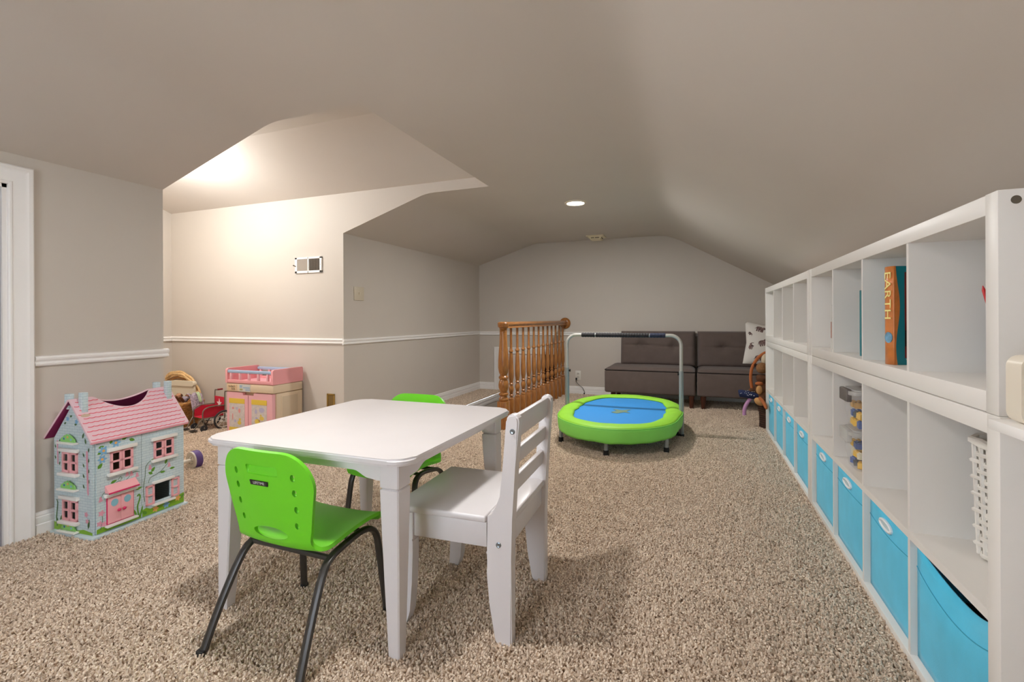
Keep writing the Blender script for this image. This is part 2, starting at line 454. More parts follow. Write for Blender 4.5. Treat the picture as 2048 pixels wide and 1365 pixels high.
run_trim('baseboard_left', (XL + e, DX1 + CW), (XL + e, YC + 0.014), (1, 0), 0.0, BASEP)
run_trim('baseboard_alcove', (XA, YN - e), (XL, YN - e), (0, -1), 0.0, BASEP)
run_trim('baseboard_alcove_left', (XA + e, YC), (XA + e, YN), (1, 0), 0.0, BASEP)
run_trim('baseboard_side', (XL + e, YN - 0.014), (XL + e, YF - e), (1, 0), 0.0, BASEP)
run_trim('baseboard_far', (FD1 + 0.095, YF - e), (XR, YF - e), (0, -1), 0.0, BASEP)
run_trim('baseboard_far_left', (XL + e, YF - e), (FD0 - 0.095, YF - e), (0, -1), 0.0, BASEP)
run_trim('baseboard_back', (XL, YB + e), (XR, YB + e), (0, 1), 0.0, BASEP)

# carpet pile: short twisted tufts, one uncountable mass
def carpet():
    m = bpy.data.materials.new('frieze_carpet'); m.use_nodes = True
    nt = m.node_tree; b = nt.nodes['Principled BSDF']
    b.inputs['Roughness'].default_value = 0.9; b.inputs['Specular IOR Level'].default_value = 0.15
    oi = nt.nodes.new('ShaderNodeObjectInfo'); r = nt.nodes.new('ShaderNodeValToRGB')
    el = r.color_ramp.elements
    el[0].position = 0.0; el[0].color = rgb(172, 152, 132)
    el[1].position = 1.0; el[1].color = rgb(238, 222, 202)
    for p, c in ((0.15, (196, 176, 156)), (0.5, (215, 196, 176)), (0.8, (228, 210, 190))):
        q = el.new(p); q.color = rgb(*c)
    nt.links.new(oi.outputs['Random'], r.inputs['Fac']); nt.links.new(r.outputs['Color'], b.inputs['Base Color'])
    mb = MB()
    mb.holes(XL + 0.02, XR - 0.02, -0.1, YF - 0.02, [(XST0 - 0.01, XST1 + 0.01, YST0 - 0.01, YF)], lambda u, v: (u, v, 0.001))
    mb.holes(XA + 0.02, XL + 0.02, YC + 0.02, YN - 0.02, [], lambda u, v: (u, v, 0.001))
    o = mb.build('carpet_pile', m, smooth=0, kind='stuff', label='beige brown frieze carpet pile covering the whole floor', category='carpet')
    g = bpy.data.node_groups.new('tufts', 'GeometryNodeTree')
    g.interface.new_socket('Geometry', in_out='INPUT', socket_type='NodeSocketGeometry')
    g.interface.new_socket('Geometry', in_out='OUTPUT', socket_type='NodeSocketGeometry')
    N = g.nodes; L = g.links
    gi = N.new('NodeGroupInput'); go = N.new('NodeGroupOutput')
    d = N.new('GeometryNodeDistributePointsOnFaces'); d.inputs['Density'].default_value = 30000.0
    cy = N.new('GeometryNodeMeshCylinder'); cy.inputs['Vertices'].default_value = 5; cy.inputs['Side Segments'].default_value = 1
    cy.inputs['Radius'].default_value = 0.0027; cy.inputs['Depth'].default_value = 0.016
    tr = N.new('GeometryNodeTransform'); tr.inputs['Translation'].default_value = (0, 0, 0.006)
    smn = N.new('GeometryNodeSetMaterial'); smn.inputs['Material'].default_value = m
    ip = N.new('GeometryNodeInstanceOnPoints')
    rv = N.new('FunctionNodeRandomValue'); rv.data_type = 'FLOAT_VECTOR'
    rv.inputs[0].default_value = (-0.95, -0.95, 0.0); rv.inputs[1].default_value = (0.95, 0.95, 6.28)
    rs = N.new('FunctionNodeRandomValue'); rs.data_type = 'FLOAT'; rs.inputs[2].default_value = 0.7; rs.inputs[3].default_value = 1.3
    jn = N.new('GeometryNodeJoinGeometry')
    L.new(gi.outputs[0], d.inputs['Mesh']); L.new(cy.outputs['Mesh'], tr.inputs['Geometry']); L.new(tr.outputs[0], smn.inputs['Geometry'])
    L.new(d.outputs['Points'], ip.inputs['Points']); L.new(smn.outputs[0], ip.inputs['Instance'])
    L.new(rv.outputs[0], ip.inputs['Rotation']); L.new(rs.outputs[1], ip.inputs['Scale'])
    L.new(ip.outputs[0], go.inputs[0])
    md = o.modifiers.new('tufts', 'NODES'); md.node_group = g
    # strip beside the stairwell
carpet()

# ================================================================== FIXTURES
LAMPG = mat('lamp_diffuser', (255, 244, 226), 0.5, emit=9.0)
RINGM = mat('lamp_trim_ring', (236, 226, 208), 0.35)
def recessed(label, x, y, power):
    t = thing('recessed_ceiling_light', label, 'ceiling light', (x, y, ZF))
    MB().lathe([(0.074, -0.004), (0.078, -0.012), (0.088, -0.012), (0.095, -0.006), (0.096, -0.0005), (0.074, -0.0005)], 32, cap=False).build('trim_ring', RINGM, t)
    MB().lathe([(0.0, -0.006), (0.075, -0.006), (0.075, -0.001), (0, -0.001)], 32, cap=False).build('diffuser', LAMPG, t)
    ld = bpy.data.lights.new('lamp', 'AREA'); ld.shape = 'DISK'; ld.size = 0.15; ld.energy = power
    ld.color = (1.0, 0.99, 0.975)
    lo = bpy.data.objects.new('lamp', ld); COL.objects.link(lo); lo.parent = t; lo.location = (0, 0, -0.016)
recessed('round recessed ceiling light above the trampoline', -0.978, 4.139, LAMP_FAR)
recessed('round recessed ceiling light above the white play table', -1.03, 1.12, LAMP_TABLE)
def dome():
    t = thing('flush_dome_light', 'flush dome ceiling light in the alcove gable', 'ceiling light', (-3.72, 2.38, 2.351))
    MB().lathe([(0.15, 0.0), (0.15, -0.02), (0.135, -0.025)], 28).build('base_ring', RINGM, t)
    MB().lathe([(0.135, -0.025), (0.125, -0.055), (0.09, -0.085), (0.045, -0.1), (0.0, -0.104)], 28, cap=False).build('glass_bowl', mat('dome_glass', (255, 244, 228), 0.4, emit=6.0), t)
    for nm, loc in (('lamp', (-0.1, 0.0, -0.24)),):
        ld = bpy.data.lights.new(nm, 'POINT'); ld.energy = LAMP_ALCOVE; ld.shadow_soft_size = 0.06; ld.color = (0.955, 0.98, 1.0)
        lo = bpy.data.objects.new(nm, ld); COL.objects.link(lo); lo.parent = t; lo.location = loc
dome()

# smoke alarm
BEIGEP = mat('aged_beige_plastic', (236, 222, 190), 0.5)
DARKSLOT = mat('dark_slot', (38, 30, 22), 0.8)
t = thing('smoke_alarm', 'beige square smoke alarm with dark slots on the ceiling', 'smoke alarm', (-1.145, 5.94, ZF))
a = 0.105
mb = MB(); mb.add([(-a, -a, -0.001), (a, -a, -0.001), (a, a, -0.001), (-a, a, -0.001), (-a, -a, -0.012), (a, -a, -0.012), (a, a, -0.012), (-a, a, -0.012)],
                  [(0, 1, 2, 3), (4, 5, 6, 7), (0, 1, 5, 4), (1, 2, 6, 5), (2, 3, 7, 6), (3, 0, 4, 7)]); mb.build('base_plate', BEIGEP, t, smooth=0)
b = 0.085; c = 0.062
mb = MB(); mb.add([(-b, -b, -0.012), (b, -b, -0.012), (b, b, -0.012), (-b, b, -0.012), (-c, -c, -0.048), (c, -c, -0.048), (c, c, -0.048), (-c, c, -0.048)],
                  [(4, 5, 6, 7), (0, 1, 5, 4), (1, 2, 6, 5), (2, 3, 7, 6), (3, 0, 4, 7)]); mb.build('cover', BEIGEP, t, smooth=0)
for rz in range(4):
    mb = MB(); M = Matrix.Rotation(rz * math.pi / 2, 4, 'Z')
    for x0, x1 in ((-0.05, -0.012), (0.0, 0.05)): mb.box(x0, x1, -0.0765, -0.0715, -0.032, -0.022, M=M)
    mb.build('slot', DARKSLOT, t, smooth=0)

# wall register on the alcove wall
t = thing('wall_vent', 'white metal wall register with louvres on the alcove wall', 'wall vent', (-3.24, YN, 1.49))
W2, H2 = 0.152, 0.071
mb = MB()
for x0, x1, z0, z1 in ((-W2, W2, H2 - 0.017, H2), (-W2, W2, -H2, -H2 + 0.02), (-W2, -W2 + 0.026, -H2, H2), (W2 - 0.022, W2, -H2, H2), (-0.006, 0.006, -H2, H2)):
    mb.box(x0, x1, -0.014, -0.001, z0, z1, 0.002)
mb.build('frame', TRIM, t)
MB().box(-W2 + 0.02, W2 - 0.02, -0.004, -0.0015, -H2 + 0.015, H2 - 0.015).build('backing', DARKSLOT, t)
LOUV = mat('louvre_grey', (176, 164, 150), 0.5)
for i in range(13):
    x = -W2 + 0.030 + i * 0.0089
    MB().box(-0.0036, 0.0036, -0.0008, 0.0008, -H2 + 0.02, H2 - 0.018, M=Matrix.Translation((x, -0.008, 0)) @ Matrix.Rotation(0.5, 4, 'Z')).build('louvre', LOUV, t)
for i in range(12):
    x = 0.012 + i * 0.0095
    MB().box(-0.0036, 0.0036, -0.0008, 0.0008, -H2 + 0.02, H2 - 0.018, M=Matrix.Translation((x, -0.008, 0)) @ Matrix.Rotation(-0.7, 4, 'Z')).build('louvre', LOUV, t)
mb = MB(); mb.tube([(-W2 + 0.012, -0.012, -0.008), (-W2 - 0.004, -0.03, 0.0), (-W2 + 0.004, -0.034, 0.002)], 0.004, 6); mb.build('lever', mat('brown_lever', (92, 78, 60), 0.4, 0.5), t)
for sx in (W2 - 0.011,):
    MB().lathe([(0.004, 0), (0.003, 0.002), (0, 0.0025)], 8, M=frame((sx, -0.014, 0), (1, 0, 0), (0, 0, 1))).build('screw', SCREW, t)

# light switch
IVORY = mat('ivory_plastic', (206, 194, 172), 0.4)
t = thing('light_switch', 'ivory toggle light switch on the stair side wall', 'light switch', (XL, 3.588, 1.234))
MB().box(0.0008, 0.007, -0.068, 0.068, -0.062, 0.062, 0.003).build('plate', IVORY, t)
MB().box(0.006, 0.018, -0.006, 0.006, -0.008, 0.012, 0.002).build('toggle', mat('toggle_ivory', (220, 210, 190), 0.35), t)
for z in (-0.032, 0.032):
    MB().lathe([(0.004, 0), (0.003, 0.0015), (0, 0.002)], 8, M=frame((0.007, 0, z), (0, 1, 0), (0, 0, 1))).build('screw', IVORY, t)

# brass jack plate low on the alcove wall
t = thing('brass_wall_plate', 'brass wall plate low on the alcove wall', 'wall plate', (-2.998, YN, 0.285))
BRASS = mat('brass', (190, 160, 92), 0.32, 0.85)
mb = MB()
for x0, x1, z0, z1 in ((-0.042, -0.030, -0.062, 0.062), (0.030, 0.042, -0.062, 0.062), (-0.042, 0.042, 0.050, 0.062), (-0.042, 0.042, -0.062, -0.050)): mb.box(x0, x1, -0.011, -0.001, z0, z1, 0.002)
mb.build('rim', BRASS, t)
MB().box(-0.034, 0.034, -0.005, -0.001, -0.055, 0.055).build('inner_plate', mat('brass_dull', (150, 128, 84), 0.4, 0.7), t)

# outlet and cord on the far wall
t = thing('wall_outlet', 'white double outlet on the far wall beside the railing', 'outlet', (-1.44, YF, 0.252))
MB().box(-0.036, 0.036, -0.007, -0.0008, -0.062, 0.062, 0.003).build('plate', mat('outlet_white', (226, 222, 212), 0.35), t)
for z in (0.022, -0.022):
    MB().lathe([(0.017, 0.0), (0.016, 0.002), (0, 0.002)], 16, M=frame((0, -0.0068, z), (1, 0, 0), (0, 0, 1))).build('socket', mat('socket_white', (212, 207, 196), 0.4), t)
    mb = MB()
    for sx in (-0.006, 0.006): mb.box(sx - 0.0016, sx + 0.0016, -0.0095, -0.0085, z - 0.004, z + 0.007)
    mb.build('slot', DARKSLOT, t)
pts = smooth_path([(-1.46, YF - 0.012, 0.21), (-1.462, YF - 0.03, 0.19), (-1.455, YF - 0.03, 0.165), (-1.41, YF - 0.03, 0.12), (-1.375, YF - 0.032, 0.095), (-1.35, YF - 0.032, 0.04), (-1.353, YF - 0.034, 0.012)])
cord = thing('power_cord', 'thin black power cord hanging from the far wall outlet', 'cord', (0, 0, 0))
MB().tube(pts, 0.003, 6).build('cable', BLACK, cord)
MB().box(-1.470, -1.452, YF - 0.030, YF - 0.0105, 0.196, 0.222, 0.004).build('plug', BLACK, cord)
MB().lathe([(0.008, 0), (0.009, 0.02), (0.004, 0.03)], 8, M=Matrix.Translation((-1.354, YF - 0.034, 0.004))).build('connector', BLACK, cord)

# little wall ledge with a rounded box, beside the shelves
t = thing('wall_ledge', 'small white wall ledge with a curved bracket near the shelf end', 'wall shelf', (XJ, 1.12, 0.80))
MB().box(-0.150, -0.001, -0.07, 0.05, -0.012, 0.008, 0.003).build('ledge_board', TRIM, t)
poly = [(-0.125, -0.012), (-0.002, -0.012), (-0.002, -0.16)] + [(-0.002 - 0.123 * math.sin(math.radians(a)) ** 1.0, -0.16 + 0.148 * (1 - math.cos(math.radians(a)))) for a in (20, 40, 60, 80)]
MB().prism(poly, -0.03, -0.005, 'y').build('bracket', TRIM, t)
t = thing('plastic_box', 'cream plastic box with rounded corners standing on the wall ledge', 'box', (XJ - 0.082, 1.115, 0.8085))
MB().prism(rrect(-0.055, 0.072, 0, 0.122, 0.02), -0.02, 0.025, 'y').build('case', mat('cream_plastic', (232, 222, 204), 0.35), t)
MB().prism(rrect(-0.044, 0.061, 0.011, 0.111, 0.014), -0.024, -0.0195, 'y').build('front_panel', mat('cream_panel', (206, 184, 160), 0.4), t)
MB().box(-0.030, 0.045, -0.026, -0.0235, 0.014, 0.022).build('grille', mat('grey_grille', (150, 140, 124), 0.5), t)

# ================================================================== RAILING
def balustrade():
    t = thing('stair_railing', 'golden oak stair railing with turned balusters and newel post', 'railing', (-1.61, 4.0, 0))
    # newel post
    h = 0.045
    nb = MB(); nb.box(-h, h, -h, h, 0.0, 0.262, 0.004)
    np_ = t; post = nb.build('newel_post', OAK, t)
    prof_n = [(0.036, 0.262), (0.044, 0.272), (0.044, 0.282), (0.034, 0.296), (0.030, 0.308), (0.043, 0.318), (0.044, 0.330), (0.032, 0.338), (0.034, 0.35), (0.045, 0.385), (0.046, 0.41), (0.040, 0.44),
              (0.033, 0.455), (0.043, 0.466), (0.044, 0.478), (0.036, 0.488), (0.030, 0.494), (0.042, 0.52), (0.048, 0.56), (0.0475, 0.62), (0.042, 0.70), (0.036, 0.78), (0.033, 0.86), (0.033, 0.884),
              (0.036, 0.888), (0.030, 0.894), (0.036, 0.900), (0.030, 0.906), (0.037, 0.912), (0.037, 0.918)]
    MB().lathe(prof_n, 22).build('turned_shaft', OAK, post)
    # balusters
    sq = 0.0255
    pb = [(0.020, 0.245), (0.026, 0.252), (0.016, 0.268), (0.014, 0.276), (0.022, 0.286), (0.014, 0.296), (0.016, 0.305), (0.0235, 0.335), (0.0235, 0.35), (0.017, 0.375), (0.014, 0.382), (0.023, 0.392), (0.015, 0.402),
          (0.018, 0.415), (0.0235, 0.45), (0.024, 0.50), (0.021, 0.58), (0.017, 0.655), (0.0155, 0.675), (0.014, 0.684), (0.021, 0.692), (0.021, 0.702), (0.014, 0.712), (0.0125, 0.73), (0.0115, 0.82), (0.012, 0.916)]
    bal = MB().box(-sq, sq, -sq, sq, 0.0, 0.245, 0.004).lathe(pb, 14)
    proto = bal.build('baluster', OAK, t)
    ys = [4.19, 4.36, 4.528, 4.698, 4.867, 5.036, 5.207, 5.377, 5.547, 5.72, 5.892, 6.063]
    for i, y in enumerate(ys):
        o = proto if i == 0 else proto.copy()
        if i: COL.objects.link(o); o.parent = t
        o.location = (0, y - 4.0, 0)
    # handrail
    hp = [(-0.030, 0.914), (0.030, 0.914), (0.030, 0.922), (0.024, 0.928), (0.027, 0.938), (0.033, 0.946), (0.033, 0.956), (0.026, 0.966), (0.010, 0.971), (-0.010, 0.971), (-0.026, 0.966), (-0.033, 0.956), (-0.033, 0.946), (-0.027, 0.938), (-0.024, 0.928), (-0.030, 0.922)]
    hr = MB().prism(hp, -0.02, 6.165 - 4.0, 'y').build('handrail', OAKH, t, smooth=50)
    MB().lathe([(0.036, 0.9185), (0.048, 0.924), (0.051, 0.94), (0.053, 0.958), (0.047, 0.968), (0.02, 0.973), (0, 0.973)], 24).build('cap', OAKH, hr)
    # rosette at the wall
    M = frame((0, 6.196 - 4.0, 0.937), (1, 0, 0), (0, 0, 1))
    MB().lathe([(0.072, 0.0), (0.073, 0.012), (0.066, 0.018), (0.060, 0.016), (0.055, 0.020), (0.045, 0.028), (0.0, 0.032)], 28, M=M).build('rosette', OAK, t)
balustrade()

# ================================================================== SHELVES
def shelf_unit(label, y0, y1, z0, z1, rows, group):
    D = 0.45; L = y1 - y0; H = z1 - z0
    t = thing('cube_shelf', label, 'shelf', (0.568, y0, z0), 0, group)
    to, ti, tb = 0.046, 0.015, (0.032 if z0 < 0.1 else 0.045)
    MB().box(0, D, 0, to, 0, H, 0.0012).build('side_panel', SHELFW, t)
    MB().box(0, D, L - to, L, 0, H, 0.0012).build('side_panel', SHELFW, t)
    MB().box(0.0006, D, to, L - to, H - 0.043, H - 0.001, 0.0012).build('top_panel', SHELFW, t)
    MB().box(0.0006, D, to, L - to, 0.001, tb, 0.0012).build('bottom_panel', SHELFW, t)
    inner = (L - 2 * to); cw = inner / 4
    for i in (1, 2, 3):
        y = to + cw * i
        MB().box(0.003, D, y - ti / 2, y + ti / 2, tb, H - 0.043).build('divider', SHELFW, t)
    if rows == 2:
        zz = 0.372
        for i in range(4):
            a = to + cw * i + (ti / 2 if i else 0); b = to + cw * (i + 1) - (ti / 2 if i < 3 else 0)
            MB().box(0.003, D, a, b, zz - 0.011, zz + 0.011).build('shelf_board', SHELFW, t)
    M = frame((0.028, -0.0005, H - 0.022), (-1, 0, 0), (0, 0, 1))
    if rows == 1 and y0 < 2:
        MB().lathe([(0.0085, -0.0005), (0.0082, 0.0012), (0.004, 0.0008), (0.003, -0.0002), (0, -0.0002)], 16, M=M).build('screw', mat('bolt_grey', (112, 104, 92), 0.4, 0.6), t)
    return t
shelf_unit('white two-row cube shelf beside the white chair, clear tubs in it', 1.247, 2.966, 0.0, 0.798, 2, 'white cube shelves along the wall')
shelf_unit('white two-row cube shelf next to the sofa, four bins in its lower row', 2.973, 4.70, 0.0, 0.798, 2, 'white cube shelves along the wall')
shelf_unit('white one-row cube shelf stacked on top, holding the orange and teal book', 1.25, 2.960, 0.799, 1.254, 1, 'white cube shelves along the wall')
shelf_unit('empty white one-row cube shelf stacked on top, sofa end of the row', 2.976, 4.70, 0.799, 1.254, 1, 'white cube shelves along the wall')
def cells(y0, y1):
    to = 0.046; cw = (y1 - y0 - 2 * to) / 4
    return [(y0 + to + cw * i + 0.009, y0 + to + cw * (i + 1) - 0.009) for i in range(4)]
NEAR, FAR = cells(1.247, 2.966), cells(2.973, 4.70)

# fabric bins
AQUA = mat('turquoise_fabric', (78, 200, 236), 0.85, var=0.05, vscale=12, bump=0.25, bscale=500, sheen=0.2)
AQUAI = mat('bin_near_black', (28, 32, 36), 0.9)
GROM = mat('white_label_plastic', (238, 240, 242), 0.35)
def fabric_bin(label, y0, y1, sag, shift, h=0.318, ring_on=True):
    W = y1 - y0 - 0.008; D = 0.40; y0 += 0.004
    t = thing('fabric_bin', label, 'storage bin', (0.578 + shift, y0, 0.0352), 0, 'turquoise fabric bins in the bottom row')
    def front(u, v):
        top = h - sag * math.sin(math.pi * u) ** 0.8
        bul = 0.010 * math.sin(math.pi * v) * math.sin(math.pi * u) - 0.020 * sag / 0.03 * math.sin(math.pi * u) * max(0, v - 0.7) / 0.3
        return (0.006 - bul * 0.6, W * u, top * v)
    mb = MB(); mb.grid(front, 17, 13)
    def side(k):
        return lambda u, v: (0.006 + (D - 0.006) * u, W * k, h * v)
    mb.grid(side(0), 5, 13); mb.grid(side(1), 5, 13)
    mb.grid(lambda u, v: (D, W * u, h * v), 5, 5); mb.grid(lambda u, v: (0.006 + (D - 0.006) * v, W * u, 0), 17, 5)
    o = mb.build('bin_body', AQUA, t, fix=False)
    md = o.modifiers.new('cloth', 'SOLIDIFY'); md.thickness = 0.004; md.offset = 0
    # stitched hem
    hem = MB(); pts = [Vector(front(u / 16, 0.80)) + Vector((-0.003, 0, 0)) for u in range(17)]; hem.tube(pts, 0.0012, 5)
    hem.build('hem_seam', mat('aqua_seam', (58, 160, 192), 0.9), t)
    # near-black flat sheet across the inside of the bin
    MB().grid(lambda u, v: (0.012 + (D - 0.02) * v, 0.006 + (W - 0.012) * u, h * 0.55), 4, 4).build('dark_sheet', AQUAI, t, fix=False)
    if not ring_on: return t
    # label holder
    c = Vector(front(0.60, 0.885)) + Vector((-0.0045, 0, 0))
    ring = [(c.x, c.y + 0.050 * math.cos(a), c.z + 0.0135 * math.sin(a)) for a in [2 * math.pi * k / 24 for k in range(24)]]
    hd = MB().tube(ring, 0.0052, 6, closed=True).build('handle_ring', GROM, t)
    MB().prism([(c.y + 0.048 * math.cos(a), c.z + 0.012 * math.sin(a)) for a in [2 * math.pi * k / 20 for k in range(20)]], c.x - 0.0005, c.x + 0.003, 'x').build('handle_slot', mat('slot_pale', (186, 206, 212), 0.6), hd)
    return t
names = ['turquoise fabric bin sagging at its front, under the white woven basket', 'turquoise fabric bin with white ring, one cell past the sagging bin', 'turquoise fabric bin right below the clear tubs of blocks',
         'turquoise fabric bin in the end cell next to the bin below the tubs']
for i, (a, b) in enumerate(NEAR): fabric_bin(names[i], a, b, (0.055, 0.016, 0.004, 0.004)[i], 0.004 + (0.0, 0.004, 0.0, 0.0)[i], (0.320, 0.318, 0.318, 0.316)[i], i > 0)
fn = ['turquoise fabric bin, first cell of the shelf by the sofa', 'turquoise fabric bin, second cell of the shelf by the sofa', 'turquoise fabric bin, third cell of the shelf by the sofa', 'turquoise fabric bin in the last cell beside the plush monkey']
for i, (a, b) in enumerate(FAR): fabric_bin(fn[i], a, b, (0.008, 0.004, 0.003, 0.003)[i], 0.004, (0.316, 0.318, 0.318, 0.318)[i])

# book EARTH --------------------------------------------------------------
ZB = 0.799 + 0.0455
t = thing('large_book', 'large teal book with an orange spine lettered EARTH', 'book', (0.602, 1.893, ZB), math.radians(17))
TEAL = mat('teal_cover', (10, 112, 122), 0.3); ORNG = mat('orange_spine', (206, 124, 62), 0.35, var=0.15, vscale=30)
MB().box(0.004, 0.24, 0.003, 0.039, 0.003, 0.317).build('pages', mat('page_cream', (226, 216, 196), 0.8), t)
MB().box(0.0, 0.245, 0.0, 0.004, 0.0, 0.320, 0.001).build('front_cover', TEAL, t)
MB().box(0.0, 0.245, 0.038, 0.042, 0.0, 0.320, 0.001).build('back_cover', TEAL, t)
sp = MB().grid(lambda u, v: (-0.006 * math.sin(math.pi * u), 0.042 * u, 0.320 * v), 9, 6).build('spine', ORNG, t, fix=False)
sp.modifiers.new('thick', 'SOLIDIFY').thickness = 0.002
# wavy orange band running onto the front cover
wav = [(0.0, 0.0)] + [(0.009 + 0.006 * math.sin(z / 0.32 * 7.5 + 3.4), z) for z in [0.32 * k / 20 for k in range(21)]] + [(0.0, 0.32)]
MB().prism([(x, z) for x, z in wav], -0.0006, 0.0002, 'y').build('orange_band', ORNG, t)
MB().box(0.030, 0.24, -0.0007, 0.0003, 0.022, 0.300).build('cover_picture', mat('cover_dark_red', (112, 30, 26), 0.3, var=0.5, vscale=14), t)
MB().box(0.030, 0.24, -0.0010, 0.0002, 0.060, 0.112).build('picture_band', mat('cover_dark', (40, 20, 16), 0.3), t)
gl = MB(); gl.prism([(0.070 + 0.034 * math.cos(a), 0.068 + 0.036 * math.sin(a)) for a in [2 * math.pi * k / 24 for k in range(24)]], -0.0014, 0.0, 'y'); gl.build('cover_globe', mat('cover_yellow', (190, 150, 50), 0.4), t)
gl = MB(); gl.prism([(0.078 + 0.022 * math.cos(a), 0.066 + 0.024 * math.sin(a)) for a in [2 * math.pi * k / 20 for k in range(20)]], -0.0018, 0.0, 'y'); gl.build('cover_wheel', mat('cover_crimson', (120, 26, 24), 0.4), t)
YEL = mat('title_yellow', (246, 232, 150), 0.4)
M = frame((-0.0078, 0.031, 0.228), (0, 0, -1), (0, 1, 0)); M = frame((-0.0085, 0.0215, 0.225), (0, 0, -1), (0, -1, 0))
text_mb('EARTH', 0.060, 0.0006, M @ Matrix.Diagonal((0.86, 0.66, 1, 1))).build('spine_title', YEL, t, smooth=0)
text_mb('THE', 0.018, 0.0004, frame((0.050, -0.0008, 0.012), (1, 0, 0), (0, 0, 1))).build('cover_lettering', YEL, t, smooth=0)
gl = MB(); gl.prism([(0.019 + 0.016 * math.cos(a), 0.088 + 0.018 * math.sin(a)) for a in [2 * math.pi * k / 20 for k in range(20)]], -0.0080, -0.0055, 'x'); gl.build('spine_globe', mat('globe_blue', (110, 160, 190), 0.35, var=0.3, vscale=60), t)

def plain_book(name, label, loc, w, th, h, col, page=True, spine=None, rz=0.0):
    t = thing(name, label, 'book', loc, rz)
    MB().box(0.003, w - 0.002, 0.002, th - 0.002, 0.002, h - 0.003).build('pages', mat('page_cream', (226, 216, 196), 0.8), t)
    c = mat(name + '_cover', col, 0.4)
    mb = MB(); mb.box(0, w, 0, 0.0025, 0, h).box(0, w, th - 0.0025, th, 0, h).box(0, 0.0025, 0.0026, th - 0.0026, 0, h)
    mb.build('cover', c, t)
    if spine: MB().box(-0.0008, 0.0004, 0.001, th - 0.001, h * 0.25, h * 0.62).build('spine_band', mat(name + '_band', spine, 0.4), t)
    return t
plain_book('thin_book', 'thin teal book standing in the cubby next to the large EARTH book', (0.615, 2.284, ZB), 0.2, 0.016, 0.262, (20, 122, 132))
plain_book('picture_book', 'thin white picture book with a reddish spine band in a cubby', (0.615, 2.724, ZB), 0.2, 0.014, 0.215, (216, 214, 206), spine=(168, 92, 66))

# pencil pouch with pens
t = thing('pencil_cup', 'dark patterned pencil cup with coloured pens at the shelf end', 'pencil cup', (0.768, 1.604, ZB))
MB().lathe([(0.03, 0.0), (0.048, 0.12), (0.052, 0.2), (0.048, 0.2), (0.028, 0.004)], 16, cap=False).build('cup', mat('navy_print', (62, 66, 78), 0.6, var=0.6, vscale=40), t)
for i, (cx, cy, tx, ty, col) in enumerate([(-.02, .01, -.035, .02, (196, 40, 44)), (-.01, -.02, -.02, -.03, (30, 130, 140)), (.01, .015, .0, .03, (236, 232, 222)), (.02, -.01, .03, -.01, (60, 60, 66)), (0, 0, -.01, 0, (214, 150, 70)), (-.022, -.006, -.042, -.004, (236, 236, 236))]):
    MB().tube([(cx, cy, 0.03), (cx + tx, cy + ty, 0.225 + 0.010 * i), (cx + tx * 1.05, cy + ty * 1.05, 0.237 + 0.010 * i)], [0.0045, 0.0045, 0.001], 6).build('pen', mat('pen_%d' % i, col, 0.35), t)

# white woven plastic basket
t = thing('woven_basket', 'white woven plastic basket in the end cubby above the sagging bin', 'basket', (0.675, 1.312, 0.384))
WPL = mat('white_woven_plastic', (232, 228, 220), 0.4)
bw, bd, bh = 0.30, 0.265, 0.285
def bpt(side, u, z):
    s = 0.95 + 0.05 * z / bh
    cx, cy = bd / 2, bw / 2
    x, y = {0: (0, u * bw), 1: (u * bd, bw), 2: (bd, (1 - u) * bw), 3: ((1 - u) * bd, 0)}[side]
    return (cx + (x - cx) * s, cy + (y - cy) * s, z)
for side in range(4):
    for k in range(9):
        u = (k + 0.5) / 9
        MB().tube([bpt(side, u, 0.004), bpt(side, u, bh)], 0.0055, 5).build('stave', WPL, t)
for k in range(13):
    z = 0.01 + k * 0.0212
    ring = []
    for side in range(4):
        for j in range(9):
            p = Vector(bpt(side, (j + 0.5) / 9, z)); c = Vector((bd / 2, bw / 2, z)); off = 0.007 * (1 if (j + k) % 2 else -1)
            ring.append(p + (p - c).normalized() * off)
    MB().tube(ring, 0.0052, 5, closed=True).build('weaver', WPL, t)
ring = []
for q in range(2):
    ring = [Vector(bpt(s_, (j + 0.5) / 6, bh + 0.006 + 0.007 * q)) * 1.0 for s_ in range(4) for j in range(6)]
    MB().tube([Vector((bd / 2 + (p.x - bd / 2) * 1.05, bw / 2 + (p.y - bw / 2) * 1.05, p.z + 0.004 * ((i + q) % 2))) for i, p in enumerate(ring)], 0.0075, 6, closed=True).build('rim', WPL, t)

